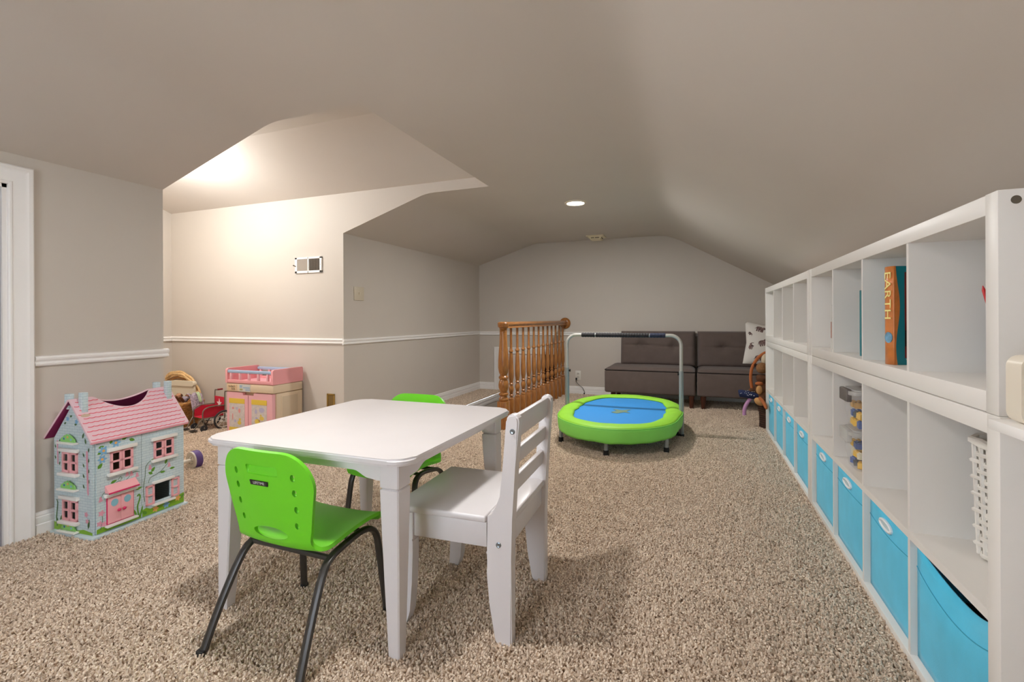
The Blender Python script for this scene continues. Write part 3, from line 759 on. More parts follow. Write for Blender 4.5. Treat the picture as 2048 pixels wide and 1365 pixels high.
# clear tubs of building blocks
CLEAR = bpy.data.materials.new('clear_plastic'); CLEAR.use_nodes = True
_nt = CLEAR.node_tree; _b = _nt.nodes['Principled BSDF']
_b.inputs['Base Color'].default_value = (0.86, 0.86, 0.86, 1); _b.inputs['Roughness'].default_value = 0.15
_b.inputs['Alpha'].default_value = 0.13
CLID = mat('frosted_lid', (214, 212, 208), 0.3)
CLID.node_tree.nodes['Principled BSDF'].inputs['Alpha'].default_value = 0.6
LATCH = mat('grey_latch', (108, 100, 96), 0.45)
cols = [(196, 36, 40), (40, 84, 160), (236, 186, 40), (228, 220, 190), (40, 46, 60), (226, 170, 60)]
def tub(label, z, latch):
    x0, y0 = 0.574, 2.262
    t = thing('storage_tub', label, 'storage tub', (x0, y0, z), 0, 'clear tubs of toy blocks')
    W, L, H = 0.33, 0.175, 0.155
    def ring(s, r): return [(W / 2 + (x - W / 2) * s, L / 2 + (y - L / 2) * s) for x, y in rrect(0, W, 0, L, r)]
    r0, r1 = ring(0.84, 0.03), ring(0.96, 0.03); n = len(r0)
    mb = MB(); vs = [(x, y, 0.0) for x, y in r0] + [(x, y, H - 0.012) for x, y in r1]
    mb.add(vs, [(i, (i + 1) % n, n + (i + 1) % n, n + i) for i in range(n)] + [tuple(reversed(range(n)))])
    mb.build('tub_body', CLEAR, t, smooth=40)
    mb = MB(); mb.prism(ring(1.0, 0.03), H - 0.014, H, 'z').prism(ring(0.9, 0.03), H, H + 0.006, 'z'); lid = mb.build('lid', CLID, t)
    for xx in (0.004, W - 0.004):
        MB().box(xx - 0.010, xx + 0.010, L * 0.2, L * 0.8, H - 0.045, H + 0.006, 0.005).build('latch', LATCH if latch else CLID, t)
    rnd = random.Random(z)
    i = 0
    for lay in range(3):
        for gx in range(5):
            for gy in range(3):
                sx, sy = 0.036, 0.030
                cx = W * (0.16 + 0.16 * gx); cy = L * (0.25 + 0.24 * gy); cz = 0.018 + 0.036 * lay
                if lay == 2 and rnd.random() < 0.4: continue
                M = Matrix.Translation((cx, cy, cz)) @ Matrix.Rotation(rnd.uniform(-0.5, 0.5), 4, 'Z') @ Matrix.Rotation(rnd.uniform(-0.25, 0.25), 4, 'X')
                bl = MB().box(-sx / 2, sx / 2, -sy / 2, sy / 2, -0.012, 0.012, 0.001, 1, M)
                for a in (-0.25, 0.25):
                    for b_ in (-0.25, 0.25): bl.lathe([(0.005, 0.012), (0.005, 0.016), (0, 0.016)], 8, M @ Matrix.Translation((sx * a, sy * b_, 0)))
                ci = rnd.randrange(6)
                bl.build('toy_block', mat('block_%d' % ci, cols[ci], 0.35), t)
                i += 1
tub('clear tub of toy blocks standing on the cubby shelf board', 0.3835, False)
tub('clear tub of toy blocks with grey latches, on top of the other tub', 0.3835 + 0.1625, True)

# folded paper star and hook in the far cubby
t = thing('paper_toy', 'green and yellow folded paper toy hanging in the cubby by the plush monkey', 'toy', (0.63, 4.42, 0.50))
G1 = mat('paper_green', (150, 205, 90), 0.6); Y1 = mat('paper_yellow', (236, 226, 80), 0.6)
mb = MB(); mb.add([(0, 0.10, 0.06), (0, -0.06, 0.09), (0.01, -0.06, -0.07), (0.035, 0.02, 0.03)], [(0, 1, 3), (1, 2, 3), (2, 0, 3), (0, 2, 1)]); mb.build('green_fold', G1, t, smooth=0)
mb = MB(); mb.add([(0, 0.03, 0.075), (0, -0.06, 0.092), (0.0, -0.06, 0.16), (0.0, 0.01, 0.16), (0.03, -0.03, 0.11)], [(0, 1, 4), (1, 2, 4), (2, 3, 4), (3, 0, 4), (0, 3, 2, 1)]); mb.build('yellow_fold', Y1, t, smooth=0)
MB().tube([(0.0, -0.03, 0.15), (0.0, -0.02, 0.252)], 0.0012, 5).build('string', LEGGREY, t)
MB().tube(smooth_path([(0.0, -0.03, -0.05), (0.0, -0.01, -0.065), (0, -0.03, -0.09), (0, 0.0, -0.103)]), 0.003, 6).build('wire_hook', LEGGREY, t)

# ================================================================== PLAY TABLE
def play_table():
    t = thing('play_table', 'white painted square play table with rounded corners and tapered legs', 'table', (-1.172, 1.578, 0))
    hx, hy = 0.409, 0.426
    bm = bmesh.new()
    pts = rrect(-hx, hx, -hy, hy, 0.06, 7)
    lo = [bm.verts.new((x, y, 0.578)) for x, y in pts]; hi = [bm.verts.new((x, y, 0.600)) for x, y in pts]
    n = len(pts); bm.faces.new(list(reversed(lo))); bm.faces.new(hi)
    for i in range(n): bm.faces.new((lo[i], lo[(i + 1) % n], hi[(i + 1) % n], hi[i]))
    ed = [e_ for e_ in bm.edges if abs(e_.verts[0].co.z - e_.verts[1].co.z) < 1e-6]
    bmesh.ops.bevel(bm, geom=ed, offset=0.007, segments=3, affect='EDGES')
    MB().bm(bm).build('tabletop', WHITE, t, smooth=50)
    ox, oy, w = 0.366, 0.396, 0.066
    for sx in (-1, 1):
        for sy in (-1, 1):
            mb = MB()
            def sq(z, wi, bev=0.004):
                a, b = ox, oy; c, d = ox - wi, oy - wi
                return [(a - bev, b, z), (a, b - bev, z), (a, d + bev, z), (a - bev, d, z), (c + bev, d, z), (c, d + bev, z), (c, b - bev, z), (c + bev, b, z)]
            rings = [(0.0, 0.036), (0.006, 0.038), (0.30, 0.056), (0.42, 0.063), (0.494, 0.066), (0.498, 0.0655), (0.502, 0.062), (0.506, 0.0655), (0.578, 0.066)]
            vs = []; fs = []
            for z, wi in rings:
                dd = 0.004 if abs(z - 0.502) < 1e-6 else 0
                vs += [(sx * (x - dd), sy * (y - dd), z) for x, y, _ in sq(z, wi - (2 * dd if dd else 0))]
            for i in range(len(rings) - 1):
                for k in range(8): fs.append((i * 8 + k, i * 8 + (k + 1) % 8, (i + 1) * 8 + (k + 1) % 8, (i + 1) * 8 + k))
            fs.append(tuple(range(8))); fs.append(tuple((len(rings) - 1) * 8 + k for k in range(8)))
            mb.add(vs, fs); mb.build('leg', WHITE, t, smooth=30)
    # scalloped aprons
    def apron_poly(half):
        lo_, up = 0.522, 0.545
        e0 = half - 0.012; e1 = half - 0.10
        left = [(-half, lo_), (-e0, lo_), (-e0 + 0.03, lo_ + 0.003)] + [(-e0 + 0.03 + (e0 - 0.03 - e1) * k / 5, lo_ + 0.003 + (up - lo_ - 0.003) * (0.5 - 0.5 * math.cos(math.pi * k / 5))) for k in range(1, 6)]
        right = [(-x, z) for x, z in reversed(left)]
        return left + right + [(half, 0.578), (-half, 0.578)]
    a = ox - w
    MB().prism(apron_poly(a), -oy + 0.008, -oy + 0.026, 'y').build('apron', WHITE, t)
    MB().prism(apron_poly(a), oy - 0.026, oy - 0.008, 'y').build('apron', WHITE, t)
    b = oy - w
    MB().prism(apron_poly(b), -ox + 0.008, -ox + 0.026, 'x').build('apron', WHITE, t)
    MB().prism(apron_poly(b), ox - 0.026, ox - 0.008, 'x').build('apron', WHITE, t)
play_table()

# white slatted chair (local x = forward) ---------------------------------
def white_chair():
    t = thing('slatted_chair', 'white painted wooden childrens chair with a slatted back', 'chair', (-0.528, 1.562, 0), math.pi + 0.03)
    back = [(0.0, 0.0), (0.0, 0.28), (-0.004, 0.40), (-0.014, 0.55), (-0.026, 0.690)]
    top = [(-0.024, 0.700), (-0.016, 0.708), (-0.004, 0.711), (0.006, 0.708), (0.012, 0.700)]
    front = [(0.014, 0.690), (0.026, 0.55), (0.036, 0.46), (0.044, 0.425), (0.056, 0.403), (0.078, 0.394), (0.080, 0.288), (0.0775, 0.285), (0.0775, 0.282), (0.080, 0.279), (0.0795, 0.22), (0.070, 0.12), (0.052, 0.02), (0.046, 0.0)]
    poly = back + top + front
    for s in (-1, 1):
        y0, y1 = (0.172, 0.212) if s > 0 else (-0.212, -0.172)
        bm = bmesh.new(); n = len(poly)
        A = [bm.verts.new((x, y0, z)) for x, z in poly]; B = [bm.verts.new((x, y1, z)) for x, z in poly]
        bm.faces.new(A); bm.faces.new(list(reversed(B)))
        side = [bm.faces.new((A[i], B[i], B[(i + 1) % n], A[(i + 1) % n])) for i in range(n)]
        ed = [e_ for e_ in bm.edges if abs(e_.verts[0].co.y - e_.verts[1].co.y) < 1e-6]
        bmesh.ops.bevel(bm, geom=ed, offset=0.005, segments=2, affect='EDGES')
        post = MB().bm(bm).build('side_post', WHITE, t, smooth=32)
        for (sx, sz) in ((-0.006, 0.660), (0.040, 0.312)):
            yy = (0.2125 if s > 0 else -0.2125)
            M = frame((sx, yy, sz), (1 if s < 0 else -1, 0, 0), (0, 0, 1))
            MB().lathe([(0.0085, -0.001), (0.0085, 0.001), (0.006, 0.0022), (0.003, 0.0012), (0, 0.0012)], 14, M=M).build('screw', SCREW, post)
        # front leg
        fp = [(0.365, 0.0), (0.350, 0.05), (0.342, 0.14), (0.338, 0.24), (0.338, 0.279), (0.3405, 0.282), (0.3405, 0.285), (0.338, 0.288), (0.338, 0.372), (0.392, 0.372), (0.392, 0.288), (0.3895, 0.285), (0.3895, 0.282), (0.392, 0.279), (0.391, 0.2), (0.396, 0.08), (0.400, 0.0)]
        MB().prism(fp, y0, y1, 'y').build('front_leg', WHITE, t)
        MB().box(0.0815, 0.337, y0 + 0.002, y1 - 0.006, 0.296, 0.372, 0.003).build('side_apron', WHITE, t)
    MB().box(0.375, 0.390, -0.171, 0.171, 0.296, 0.370, 0.002).build('front_apron', WHITE, t)
    MB().box(0.012, 0.030, -0.1715, 0.1715, 0.300, 0.370, 0.002).build('rear_apron', WHITE, t)
    MB().box(0.083, 0.410, -0.214, 0.214, 0.3725, 0.394, 0.006, 3).build('seat', WHITE, t)
    MB().box(0.002, 0.0825, -0.1715, 0.1715, 0.3725, 0.394, 0.003).build('seat_rear_board', WHITE, t)
    def slat(z0, z1, xb):
        lean = -0.09
        M = Matrix.Translation((xb, 0, (z0 + z1) / 2)) @ Matrix.Rotation(lean, 4, 'Y')
        h = (z1 - z0) / 2
        MB().box(-0.009, 0.009, -0.1715, 0.1715, -h, h, 0.005, 2, M).build('back_slat', WHITE, t)
    slat(0.632, 0.706, -0.006); slat(0.545, 0.597, 0.004); slat(0.452, 0.506, 0.014)
white_chair()

# green plastic chairs (local y = forward) ---------------------------------
def shell_mesh():
    prof2 = [(0.200, 0.300), (0.196, 0.318), (0.172, 0.330), (0.11, 0.333), (0.04, 0.328), (-0.02, 0.320), (-0.058, 0.317), (-0.086, 0.323), (-0.103, 0.341), (-0.112, 0.37), (-0.123, 0.43), (-0.134, 0.50), (-0.143, 0.56), (-0.150, 0.600), (-0.154, 0.620)]
    pp = smooth_path([(0, a, b) for a, b in prof2], 5)
    N = len(pp); nx = 27
    L = [0.0]
    for i in range(1, N): L.append(L[-1] + (pp[i] - pp[i - 1]).length)
    tot = L[-1]
    def halfw(s):
        d = tot - s
        if d < 0.10:                       # rounded top corners
            k = 1 - d / 0.10
            return 0.176 - 0.095 * (1 - math.sqrt(max(0, 1 - k * k)))
        z = s
        if s < 0.045: return 0.170 - 0.02 * (1 - s / 0.045) ** 2
        if s < 0.27: return 0.170
        if s < 0.35: return 0.170 - 0.026 * (0.5 - 0.5 * math.cos(math.pi * (s - 0.27) / 0.08))
        return 0.144 + 0.032 * min(1, (s - 0.35) / 0.16)
    vs = []
    for i in range(N):
        s = L[i]; w = halfw(s)
        t = (pp[min(i + 1, N - 1)] - pp[max(i - 1, 0)]).normalized(); nrm = Vector((0, -t.z, t.y))
        back = max(0.0, min(1.0, (s - 0.26) / 0.12))
        for k in range(nx):
            u = -1 + 2 * k / (nx - 1)
            x = w * u
            curl = 0.022 * abs(u) ** 3 * (1 - back) * 0.5 + 0.018 * back * (x / 0.176) ** 2
            # back side wraps forward, seat dishes upward at its rims
            nn = Vector((0, abs(nrm.y) if back > 0.5 else nrm.y, nrm.z)) if False else nrm
            sgn = -1
            p = pp[i] + Vector((x, 0, 0)) + Vector((0, 1, 0)) * (curl * back) + Vector((0, 0, 1)) * (curl * (1 - back))
            vs.append(p)
    fs = [(j * nx + k, j * nx + k + 1, (j + 1) * nx + k + 1, (j + 1) * nx + k) for j in range(N - 1) for k in range(nx - 1)]
    return vs, fs

def green_shell():
    vs, fs = shell_mesh()
    me = bpy.data.meshes.new('shell'); me.from_pydata([tuple(v) for v in vs], [], fs); me.update()
    ob = bpy.data.objects.new('shell', me); COL.objects.link(ob)
    sd = ob.modifiers.new('s', 'SOLIDIFY'); sd.thickness = 0.012; sd.offset = 0.0; sd.use_even_offset = True
    cut = MB()
    # hand hole low in the back, recessed grip near the top, rows of dimples
    M = Matrix.Translation((0, -0.110, 0.366)) @ Matrix.Rotation(math.radians(78), 4, 'X')
    cut.lathe([(1, -0.05), (1, 0.05)], 28, M @ Matrix.Diagonal((0.068, 0.0185, 1, 1)))
    for sx in (-1, 1):
        for k, z in enumerate((0.405, 0.455, 0.505, 0.55)):
            yb = -0.1175 - (z - 0.405) * 0.16
            cut.ellipsoid((sx * (0.112 - 0.006 * (0 if k else 1)), yb - 0.004 + 0.010, z), (0.009, 0.011, 0.013), 10, 6)
    M = Matrix.Translation((0, -0.1535, 0.562)) @ Matrix.Rotation(math.radians(-9), 4, 'X')
    bx = MB().box(-0.062, 0.062, -0.006, 0.012, -0.016, 0.014, 0.004, 1, M)
    cut.add(bx.v, bx.f)
    for sx in (-1, 1):
        gp = [Vector((sx * (0.070 + 0.022 * math.sin(math.pi * min(1, (z - 0.385) / 0.16)) ** 1.0), -0.1145 - (z - 0.385) * 0.158 - 0.0062, z)) for z in [0.395 + 0.0145 * k for k in range(11)]]
        cut.tube(gp, 0.0030, 6)
    cm = bpy.data.meshes.new('cut'); cm.from_pydata(cut.v, [], cut.f); cm.update()
    bm = bmesh.new(); bm.from_mesh(cm); bmesh.ops.recalc_face_normals(bm, faces=list(bm.faces)); bm.to_mesh(cm); bm.free()
    co = bpy.data.objects.new('cut', cm); COL.objects.link(co)
    bo = ob.modifiers.new('b', 'BOOLEAN'); bo.object = co; bo.operation = 'DIFFERENCE'; bo.solver = 'EXACT'
    dg = bpy.context.evaluated_depsgraph_get(); dg.update()
    res = bpy.data.meshes.new_from_object(ob.evaluated_get(dg))
    bpy.data.objects.remove(ob); bpy.data.objects.remove(co)
    for p in res.polygons: p.use_smooth = True
    res.set_sharp_from_angle(angle=math.radians(40))
    res.materials.clear(); res.materials.append(GREEN)
    return res
SHELL = green_shell()
def green_chair(label, loc, rz):
    t = thing('plastic_chair', label, 'chair', loc, rz, 'lime green childrens chairs at the play table')
    link('seat_shell', SHELL, t)
    for s in (-1, 1):
        pts = smooth_path([(0.188 * s, -0.198, 0.0), (0.178 * s, -0.145, 0.13), (0.166 * s, -0.085, 0.25), (0.161 * s, -0.045, 0.288), (0.160 * s, 0.02, 0.303), (0.160 * s, 0.09, 0.311), (0.162 * s, 0.135, 0.303), (0.166 * s, 0.160, 0.275), (0.172 * s, 0.170, 0.21), (0.186 * s, 0.192, 0.0)], 4)
        lg = MB().tube(pts, 0.0135, 10, flat=0.72).build('side_legs', LEGGREY, t)
        for p in ((0.188 * s, -0.198), (0.186 * s, 0.192)):
            MB().lathe([(0.0135, 0.0), (0.0145, 0.004), (0.0145, 0.02), (0.0125, 0.022)], 10, M=Matrix.Translation((p[0], p[1], 0.0))).build('foot_cap', BLACK, lg)
    MB().tube([(-0.16, -0.045, 0.288), (0.16, -0.045, 0.288)], 0.009, 8).build('cross_bar', LEGGREY, t)
    MB().tube([(-0.16, 0.10, 0.309), (0.16, 0.10, 0.309)], 0.007, 8).build('cross_bar', LEGGREY, t)
    # maker's plate on the back
    zc = 0.522; yb = -0.1373 - 0.0068
    tilt = math.atan2(0.013, 0.06)
    M = frame((-0.012, yb - 0.0005, zc), (1, 0, 0), (0, -math.sin(0.155), math.cos(0.155)))
    pl = MB().add([M @ Vector(p) for p in [(-0.034, -0.007, -0.001), (0.034, -0.007, -0.001), (0.036, 0.007, -0.001), (-0.036, 0.007, -0.001), (-0.034, -0.007, 0.0015), (0.034, -0.007, 0.0015), (0.036, 0.007, 0.0015), (-0.036, 0.007, 0.0015)]],
                  [(0, 3, 2, 1), (4, 5, 6, 7), (0, 1, 5, 4), (1, 2, 6, 5), (2, 3, 7, 6), (3, 0, 4, 7)]).build('name_plate', mat('black_plate', (24, 24, 26), 0.4), t, smooth=0)
    text_mb('LIFETIME', 0.0118, 0.0003, M @ Matrix.Translation((0, 0, 0.0018))).build('lettering', mat('plate_letters', (206, 206, 206), 0.4), pl, smooth=0)
    return t
green_chair('lime green plastic chair with its back turned, beside the white slatted chair', (-1.180, 1.195, 0), math.radians(-1.5))
green_chair('lime green plastic chair pushed under the table on the railing side', (-1.305, 1.955, 0), math.pi)

# ================================================================== SOFA
SOFA = mat('dark_taupe_fabric', (98, 84, 78), 0.9, var=0.06, vscale=14, bump=0.3, bscale=420, sheen=0.15)
SEAM = mat('sofa_seam', (40, 32, 30), 0.9)
WALNUT = wood_mat('walnut_leg', (86, 44, 24), (58, 28, 16), (8, 8, 1), 0.4)
def cushion(name, x0, x1, z0, z1, yf, yb, dimples, parent, m, bulge=0.02):
    """upright tufted back: front at yf, back at yb"""
    W, H = x1 - x0, z1 - z0; nu, nv = 61, 41; r = 0.05
    def shape(u, v):
        du = min(u, 1 - u) * W; dv = min(v, 1 - v) * H
        e_ = 1.0
        for d in (du, dv):
            if d < r: e_ = min(e_, math.sqrt(max(0, 1 - (1 - d / r) ** 2)))
        return e_
    def front(u, v):
        e_ = shape(u, v); y = yf + (1 - e_) * 0.06 - bulge * math.sin(math.pi * u) * math.sin(math.pi * v)
        lean = 0.05 * v
        for dx, dz in dimples:
            d2 = ((u - dx) * W) ** 2 / 0.06 ** 2 + ((v - dz) * H) ** 2 / 0.05 ** 2
            y += 0.040 * math.exp(-d2)
            y += 0.014 * math.exp(-((v - dz) * H / 0.012) ** 2) * math.exp(-((u - dx) * W / 0.17) ** 2)
        return (x0 + W * u, y + lean, z0 + H * v)
    mb = MB(); mb.grid(front, nu, nv)
    mb.grid(lambda u, v: (x0 + W * u, yb, z0 + H * v), nu, nv)
    per = [(i / (nu - 1), 0) for i in range(nu)] + [(1, j / (nv - 1)) for j in range(1, nv)] + [(1 - i / (nu - 1), 1) for i in range(1, nu)] + [(0, 1 - j / (nv - 1)) for j in range(1, nv - 1)]
    A = [front(u, v) for u, v in per]; B = [(x0 + W * u, yb, z0 + H * v) for u, v in per]; n = len(per)
    mb.add(A + B, [(i, (i + 1) % n, n + (i + 1) % n, n + i) for i in range(n)])
    return mb.build(name, m, parent, smooth=50), front
def sofa(label, x0, x1, bx0, bx1, dim, legs):
    t = thing('sofa_section', label, 'sofa', (0, 0, 0), 0, 'armless sofa sections against the far wall')
    yf, yb = 5.56, 6.165
    MB().box(x0, x1, yf, yb, 0.148, 0.408, 0.022, 3).build('seat_base', SOFA, t)
    def topf(u, v):
        du = min(u, 1 - u) * (x1 - x0); dv = min(v, 1 - v) * (yb - yf)
        e_ = min(1, du / 0.05, dv / 0.05)
        return (x0 + 0.004 + (x1 - x0 - 0.008) * u, yf + 0.004 + (yb - yf - 0.008) * v, 0.404 + 0.036 * math.sqrt(max(0, e_)) + 0.006 * math.sin(math.pi * u))
    MB().grid(topf, 31, 21).build('seat_cushion', SOFA, t, smooth=60, fix=False)
    p = rrect(x0 + 0.001, x1 - 0.001, yf + 0.001, yb - 0.001, 0.03, 4)
    MB().tube([(x, y, 0.407) for x, y in p], 0.005, 6, closed=True).build('piping', SEAM, t)
    bk, fr = cushion('backrest', bx0, bx1, 0.432, 0.838, 5.955, 6.16, dim, t, SOFA)
    for dx, dz in dim:
        c = Vector(fr(dx, dz))
        MB().ellipsoid((c.x, c.y - 0.002, c.z), (0.009, 0.005, 0.009), 10, 6).build('button', SOFA, bk)
    for lx, ly in legs:
        MB().lathe([(0.020, 0.0), (0.030, 0.145), (0.030, 0.150)], 14, M=Matrix.Translation((lx, ly, 0))).build('leg', WALNUT, t)
sofa('dark taupe armless sofa section with two tufted buttons, behind the trampoline', -0.985, -0.004, -0.862, -0.004, [(0.28, 0.60), (0.72, 0.56)], [(-0.90, 5.66), (-0.90, 6.08), (-0.045, 5.60), (-0.045, 6.08)])
sofa('dark taupe armless sofa section carrying the elephant pillow', 0.012, 0.99, 0.020, 0.98, [(0.29, 0.56), (0.72, 0.56)], [(0.075, 5.60), (0.075, 6.08), (0.93, 5.62), (0.93, 6.08)])

# elephant pillow ----------------------------------------------------------
def pillow():
    t = thing('throw_pillow', 'white throw pillow printed with small patterned elephants', 'pillow', (0.705, 5.785, 0.474))
    t.rotation_euler = (math.radians(-14), math.radians(7), math.radians(8))
    S = 0.235
    def surf(u, v, side):
        a, b = 2 * u - 1, 2 * v - 1
        th = 0.075 * (max(0, 1 - a * a) ** 0.55) * (max(0, 1 - b * b) ** 0.55)
        pin = 1 - 0.10 * (1 - abs(b)) * abs(a) ** 3; pin2 = 1 - 0.10 * (1 - abs(a)) * abs(b) ** 3
        return Vector((S * a * pin, -side * th, S * 1.0 + S * b * pin2))
    mb = MB(); mb.grid(lambda u, v: surf(u, v, 1), 25, 25).grid(lambda u, v: surf(u, v, -1), 25, 25)
    body = mb.build('pillow_body', mat('pillow_cotton', (226, 220, 212), 0.9, bump=0.15, bscale=300), t, smooth=60)
    EL = mat('elephant_print', (120, 96, 92), 0.9, var=0.8, vscale=70)
    def ell(cx, cy, rx, ry, rot=0, n=14):
        return [(cx + rx * math.cos(a) * math.cos(rot) - ry * math.sin(a) * math.sin(rot), cy + rx * math.cos(a) * math.sin(rot) + ry * math.sin(a) * math.cos(rot)) for a in [2 * math.pi * k / n for k in range(n)]]
    parts = [ell(0, 0, 0.5, 0.3), ell(0.52, 0.12, 0.24, 0.22)] + [[(x, -0.62), (x + 0.16, -0.62), (x + 0.2, -0.1), (x - 0.04, -0.1)] for x in (-0.42, -0.16, 0.1, 0.3)]
    trunk = [(0.66, 0.1), (0.84, -0.1), (0.92, -0.36), (1.02, -0.34), (0.95, -0.02), (0.76, 0.24)]
    tail = [(-0.46, 0.06), (-0.66, -0.28), (-0.62, -0.3), (-0.42, -0.04)]
    for (cx, cy, sc_, rot, fl) in [(0.30, 0.86, 0.16, -0.25, 1), (0.34, 0.52, 0.15, 0.35, 1), (0.10, 0.40, 0.11, 1.2, 1), (0.30, 0.17, 0.15, 0.2, 1), (0.70, 0.78, 0.15, 0.1, -1), (0.72, 0.40, 0.15, -0.2, 1), (0.68, 0.12, 0.09, 0.3, -1), (0.09, 0.72, 0.07, -0.9, 1)]:
        mb = MB()
        for poly in parts + [trunk, tail]:
            P = []
            for x, y in poly:
                x *= fl; xr = x * math.cos(rot) - y * math.sin(rot); yr = x * math.sin(rot) + y * math.cos(rot)
                u = min(0.97, max(0.03, cx + xr * sc_)); v = min(0.97, max(0.03, cy + yr * sc_))
                p = surf(u, v, 1); P.append(p + Vector((0, -0.0012, 0)))
            c = sum(P, Vector()) / len(P); c.y = min(p.y for p in P) * 0.5 + c.y * 0.5 - 0.002
            n = len(P); mb.add(P + [c], [(i, (i + 1) % n, n) for i in range(n)])
        mb.build('elephant_motif', EL, body, smooth=0, fix=False)
pillow()

# ================================================================== PLUSH MONKEY ON A BASKET
t = thing('tall_basket', 'tall dark brown woven basket under the plush monkey', 'basket', (0.635, 4.87, 0))
BRB = mat('dark_brown_wicker', (60, 34, 20), 0.7, var=0.4, vscale=40)
for k in range(11):
    z = 0.0115 + k * 0.0198; r = 0.092 + 0.012 * (k / 10) - 0.006 * math.sin(math.pi * k / 10)
    MB().tube([(r * math.cos(a), r * math.sin(a), z) for a in [2 * math.pi * q / 24 for q in range(24)]], 0.0105, 6, closed=True).build('coil', BRB, t)
MB().lathe([(0.088, 0.002), (0.088, 0.20)], 24).build('liner', mat('basket_liner', (40, 24, 16), 0.9), t)
def blob(chains, name, m, parent, extra=None, sub=2):
    """skin-modifier body from chains of (point, radius)"""
    vs, es, rs = [], [], []
    index = {}
    for ch in chains:
        prev = None
        for p, r in ch:
            key = tuple(round(c, 5) for c in p)
            if key not in index: index[key] = len(vs); vs.append(p); rs.append(r)
            i = index[key]
            if prev is not None and prev != i: es.append((prev, i))
            prev = i
    me = bpy.data.meshes.new(name); me.from_pydata(vs, es, []); me.update()
    o = bpy.data.objects.new(name, me); COL.objects.link(o)
    sk = o.modifiers.new('skin', 'SKIN'); sk.use_smooth_shade = True
    for i, d in enumerate(me.skin_vertices[0].data):
        r = rs[i]; d.radius = (r, r) if not isinstance(r, tuple) else r
        d.use_root = (i == 0)
    ss = o.modifiers.new('sub', 'SUBSURF'); ss.levels = sub; ss.render_levels = sub
    dg = bpy.context.evaluated_depsgraph_get(); dg.update()
    res = bpy.data.meshes.new_from_object(o.evaluated_get(dg)); bpy.data.objects.remove(o)
    for p in res.polygons: p.use_smooth = True
    res.materials.clear(); res.materials.append(m)
    return link(name, res, parent)
def monkey():
    t = thing('plush_monkey', 'brown plush monkey slumped over the tall basket', 'plush toy', (0.56, 4.86, 0.30))
    BR = mat('plush_brown', (92, 56, 32), 0.95, var=0.2, vscale=40, bump=0.4, bscale=300)
    TAN = mat('plush_tan', (196, 146, 92), 0.95, bump=0.3, bscale=300)
    ORP = mat('plush_orange', (172, 96, 50), 0.9, bump=0.3, bscale=300)
    NAVY = mat('navy_fabric', (34, 44, 82), 0.9)
    LIL = mat('lilac_plush', (190, 140, 180), 0.95, bump=0.3, bscale=300)
    # local frame: x right, y depth, z up, origin (0.56,4.86,0.30)
    blob([[((0.02, 0.0, -0.01), 0.055), ((0.01, 0.0, 0.06), 0.062), ((0.005, 0.0, 0.10), 0.034), ((-0.002, -0.01, 0.15), 0.06), ((-0.002, -0.015, 0.19), 0.055)],
          [((0.02, 0.0, -0.01), 0.055), ((-0.005, -0.06, -0.03), 0.026), ((-0.005, -0.12, -0.04), 0.024)],
          [((0.02, 0.0, -0.01), 0.055), ((0.06, -0.02, -0.02), 0.028), ((0.08, -0.02, -0.05), 0.026)]], 'body', BR, t)
    hd = MB().ellipsoid((-0.004, -0.012, 0.056), (0.066, 0.058, 0.066), 20, 14).build('head', BR, t)
    MB().ellipsoid((-0.030, -0.062, 0.052), (0.027, 0.014, 0.040), 16, 10).build('ear_patch', TAN, hd)
    MB().ellipsoid((-0.030, -0.052, 0.108), (0.034, 0.02, 0.018), 14, 8).build('cheek_patch', ORP, t)
    MB().ellipsoid((-0.004, -0.03, 0.245), (0.050, 0.04, 0.05), 14, 9).build('top_knot', mat('plush_dark_tan', (132, 92, 58), 0.95, var=0.2, vscale=60), t)
    MB().ellipsoid((0.022, -0.01, 0.325), (0.034, 0.03, 0.055), 14, 9).build('cream_hood', mat('plush_cream', (196, 178, 152), 0.95), t)
    for p in ((-0.056, -0.052, 0.088), (-0.046, -0.062, 0.100)):
        MB().ellipsoid(p, (0.005, 0.004, 0.005), 8, 6).build('eye', BLACK, t)
    arm = smooth_path([(-0.085, -0.02, 0.06), (-0.094, -0.02, 0.12), (-0.094, -0.02, 0.19), (-0.075, -0.02, 0.27), (-0.025, -0.015, 0.345), (0.03, -0.01, 0.385), (0.06, 0.0, 0.37)], 5)
    MB().tube(arm, 0.013, 10).build('long_arm', ORP, t)
    MB().ellipsoid((-0.083, -0.02, 0.045), (0.028, 0.022, 0.022), 12, 8).build('hand', BR, t)
    MB().ellipsoid((-0.068, -0.015, 0.275), (0.02, 0.018, 0.02), 12, 8).build('wrist_band', mat('wrist_dark', (70, 44, 34), 0.9), t)
    MB().tube(smooth_path([(-0.195, -0.02, 0.005), (-0.17, -0.02, 0.008), (-0.12, -0.02, 0.0), (-0.06, -0.015, -0.008), (-0.02, 0.0, -0.01)], 4), [0.024, 0.033, 0.034, 0.034, 0.034, 0.034, 0.034, 0.034, 0.033, 0.033, 0.032, 0.031, 0.03, 0.03, 0.03, 0.03, 0.03], 12).build('sleeve', NAVY, t)
    dots = MB(); rnd = random.Random(3)
    for i in range(46):
        x = rnd.uniform(-0.185, -0.055); a = rnd.uniform(-2.9, 0.2)
        dots.ellipsoid((x, -0.02 + 0.0335 * math.cos(a + 1.57 + 1.57), 0.002 + 0.0335 * math.sin(a + 1.57 + 1.57)), (0.0032, 0.0032, 0.0032), 6, 4)
    d = dots.build('sleeve_dots', mat('dot_white', (220, 220, 226), 0.9), t); d['kind'] = 'stuff'
    MB().tube(smooth_path([(-0.10, -0.02, -0.035), (-0.125, -0.025, -0.075), (-0.145, -0.03, -0.12), (-0.15, -0.03, -0.165), (-0.148, -0.03, -0.185)], 4), 0.0165, 10).build('lilac_arm', LIL, t)
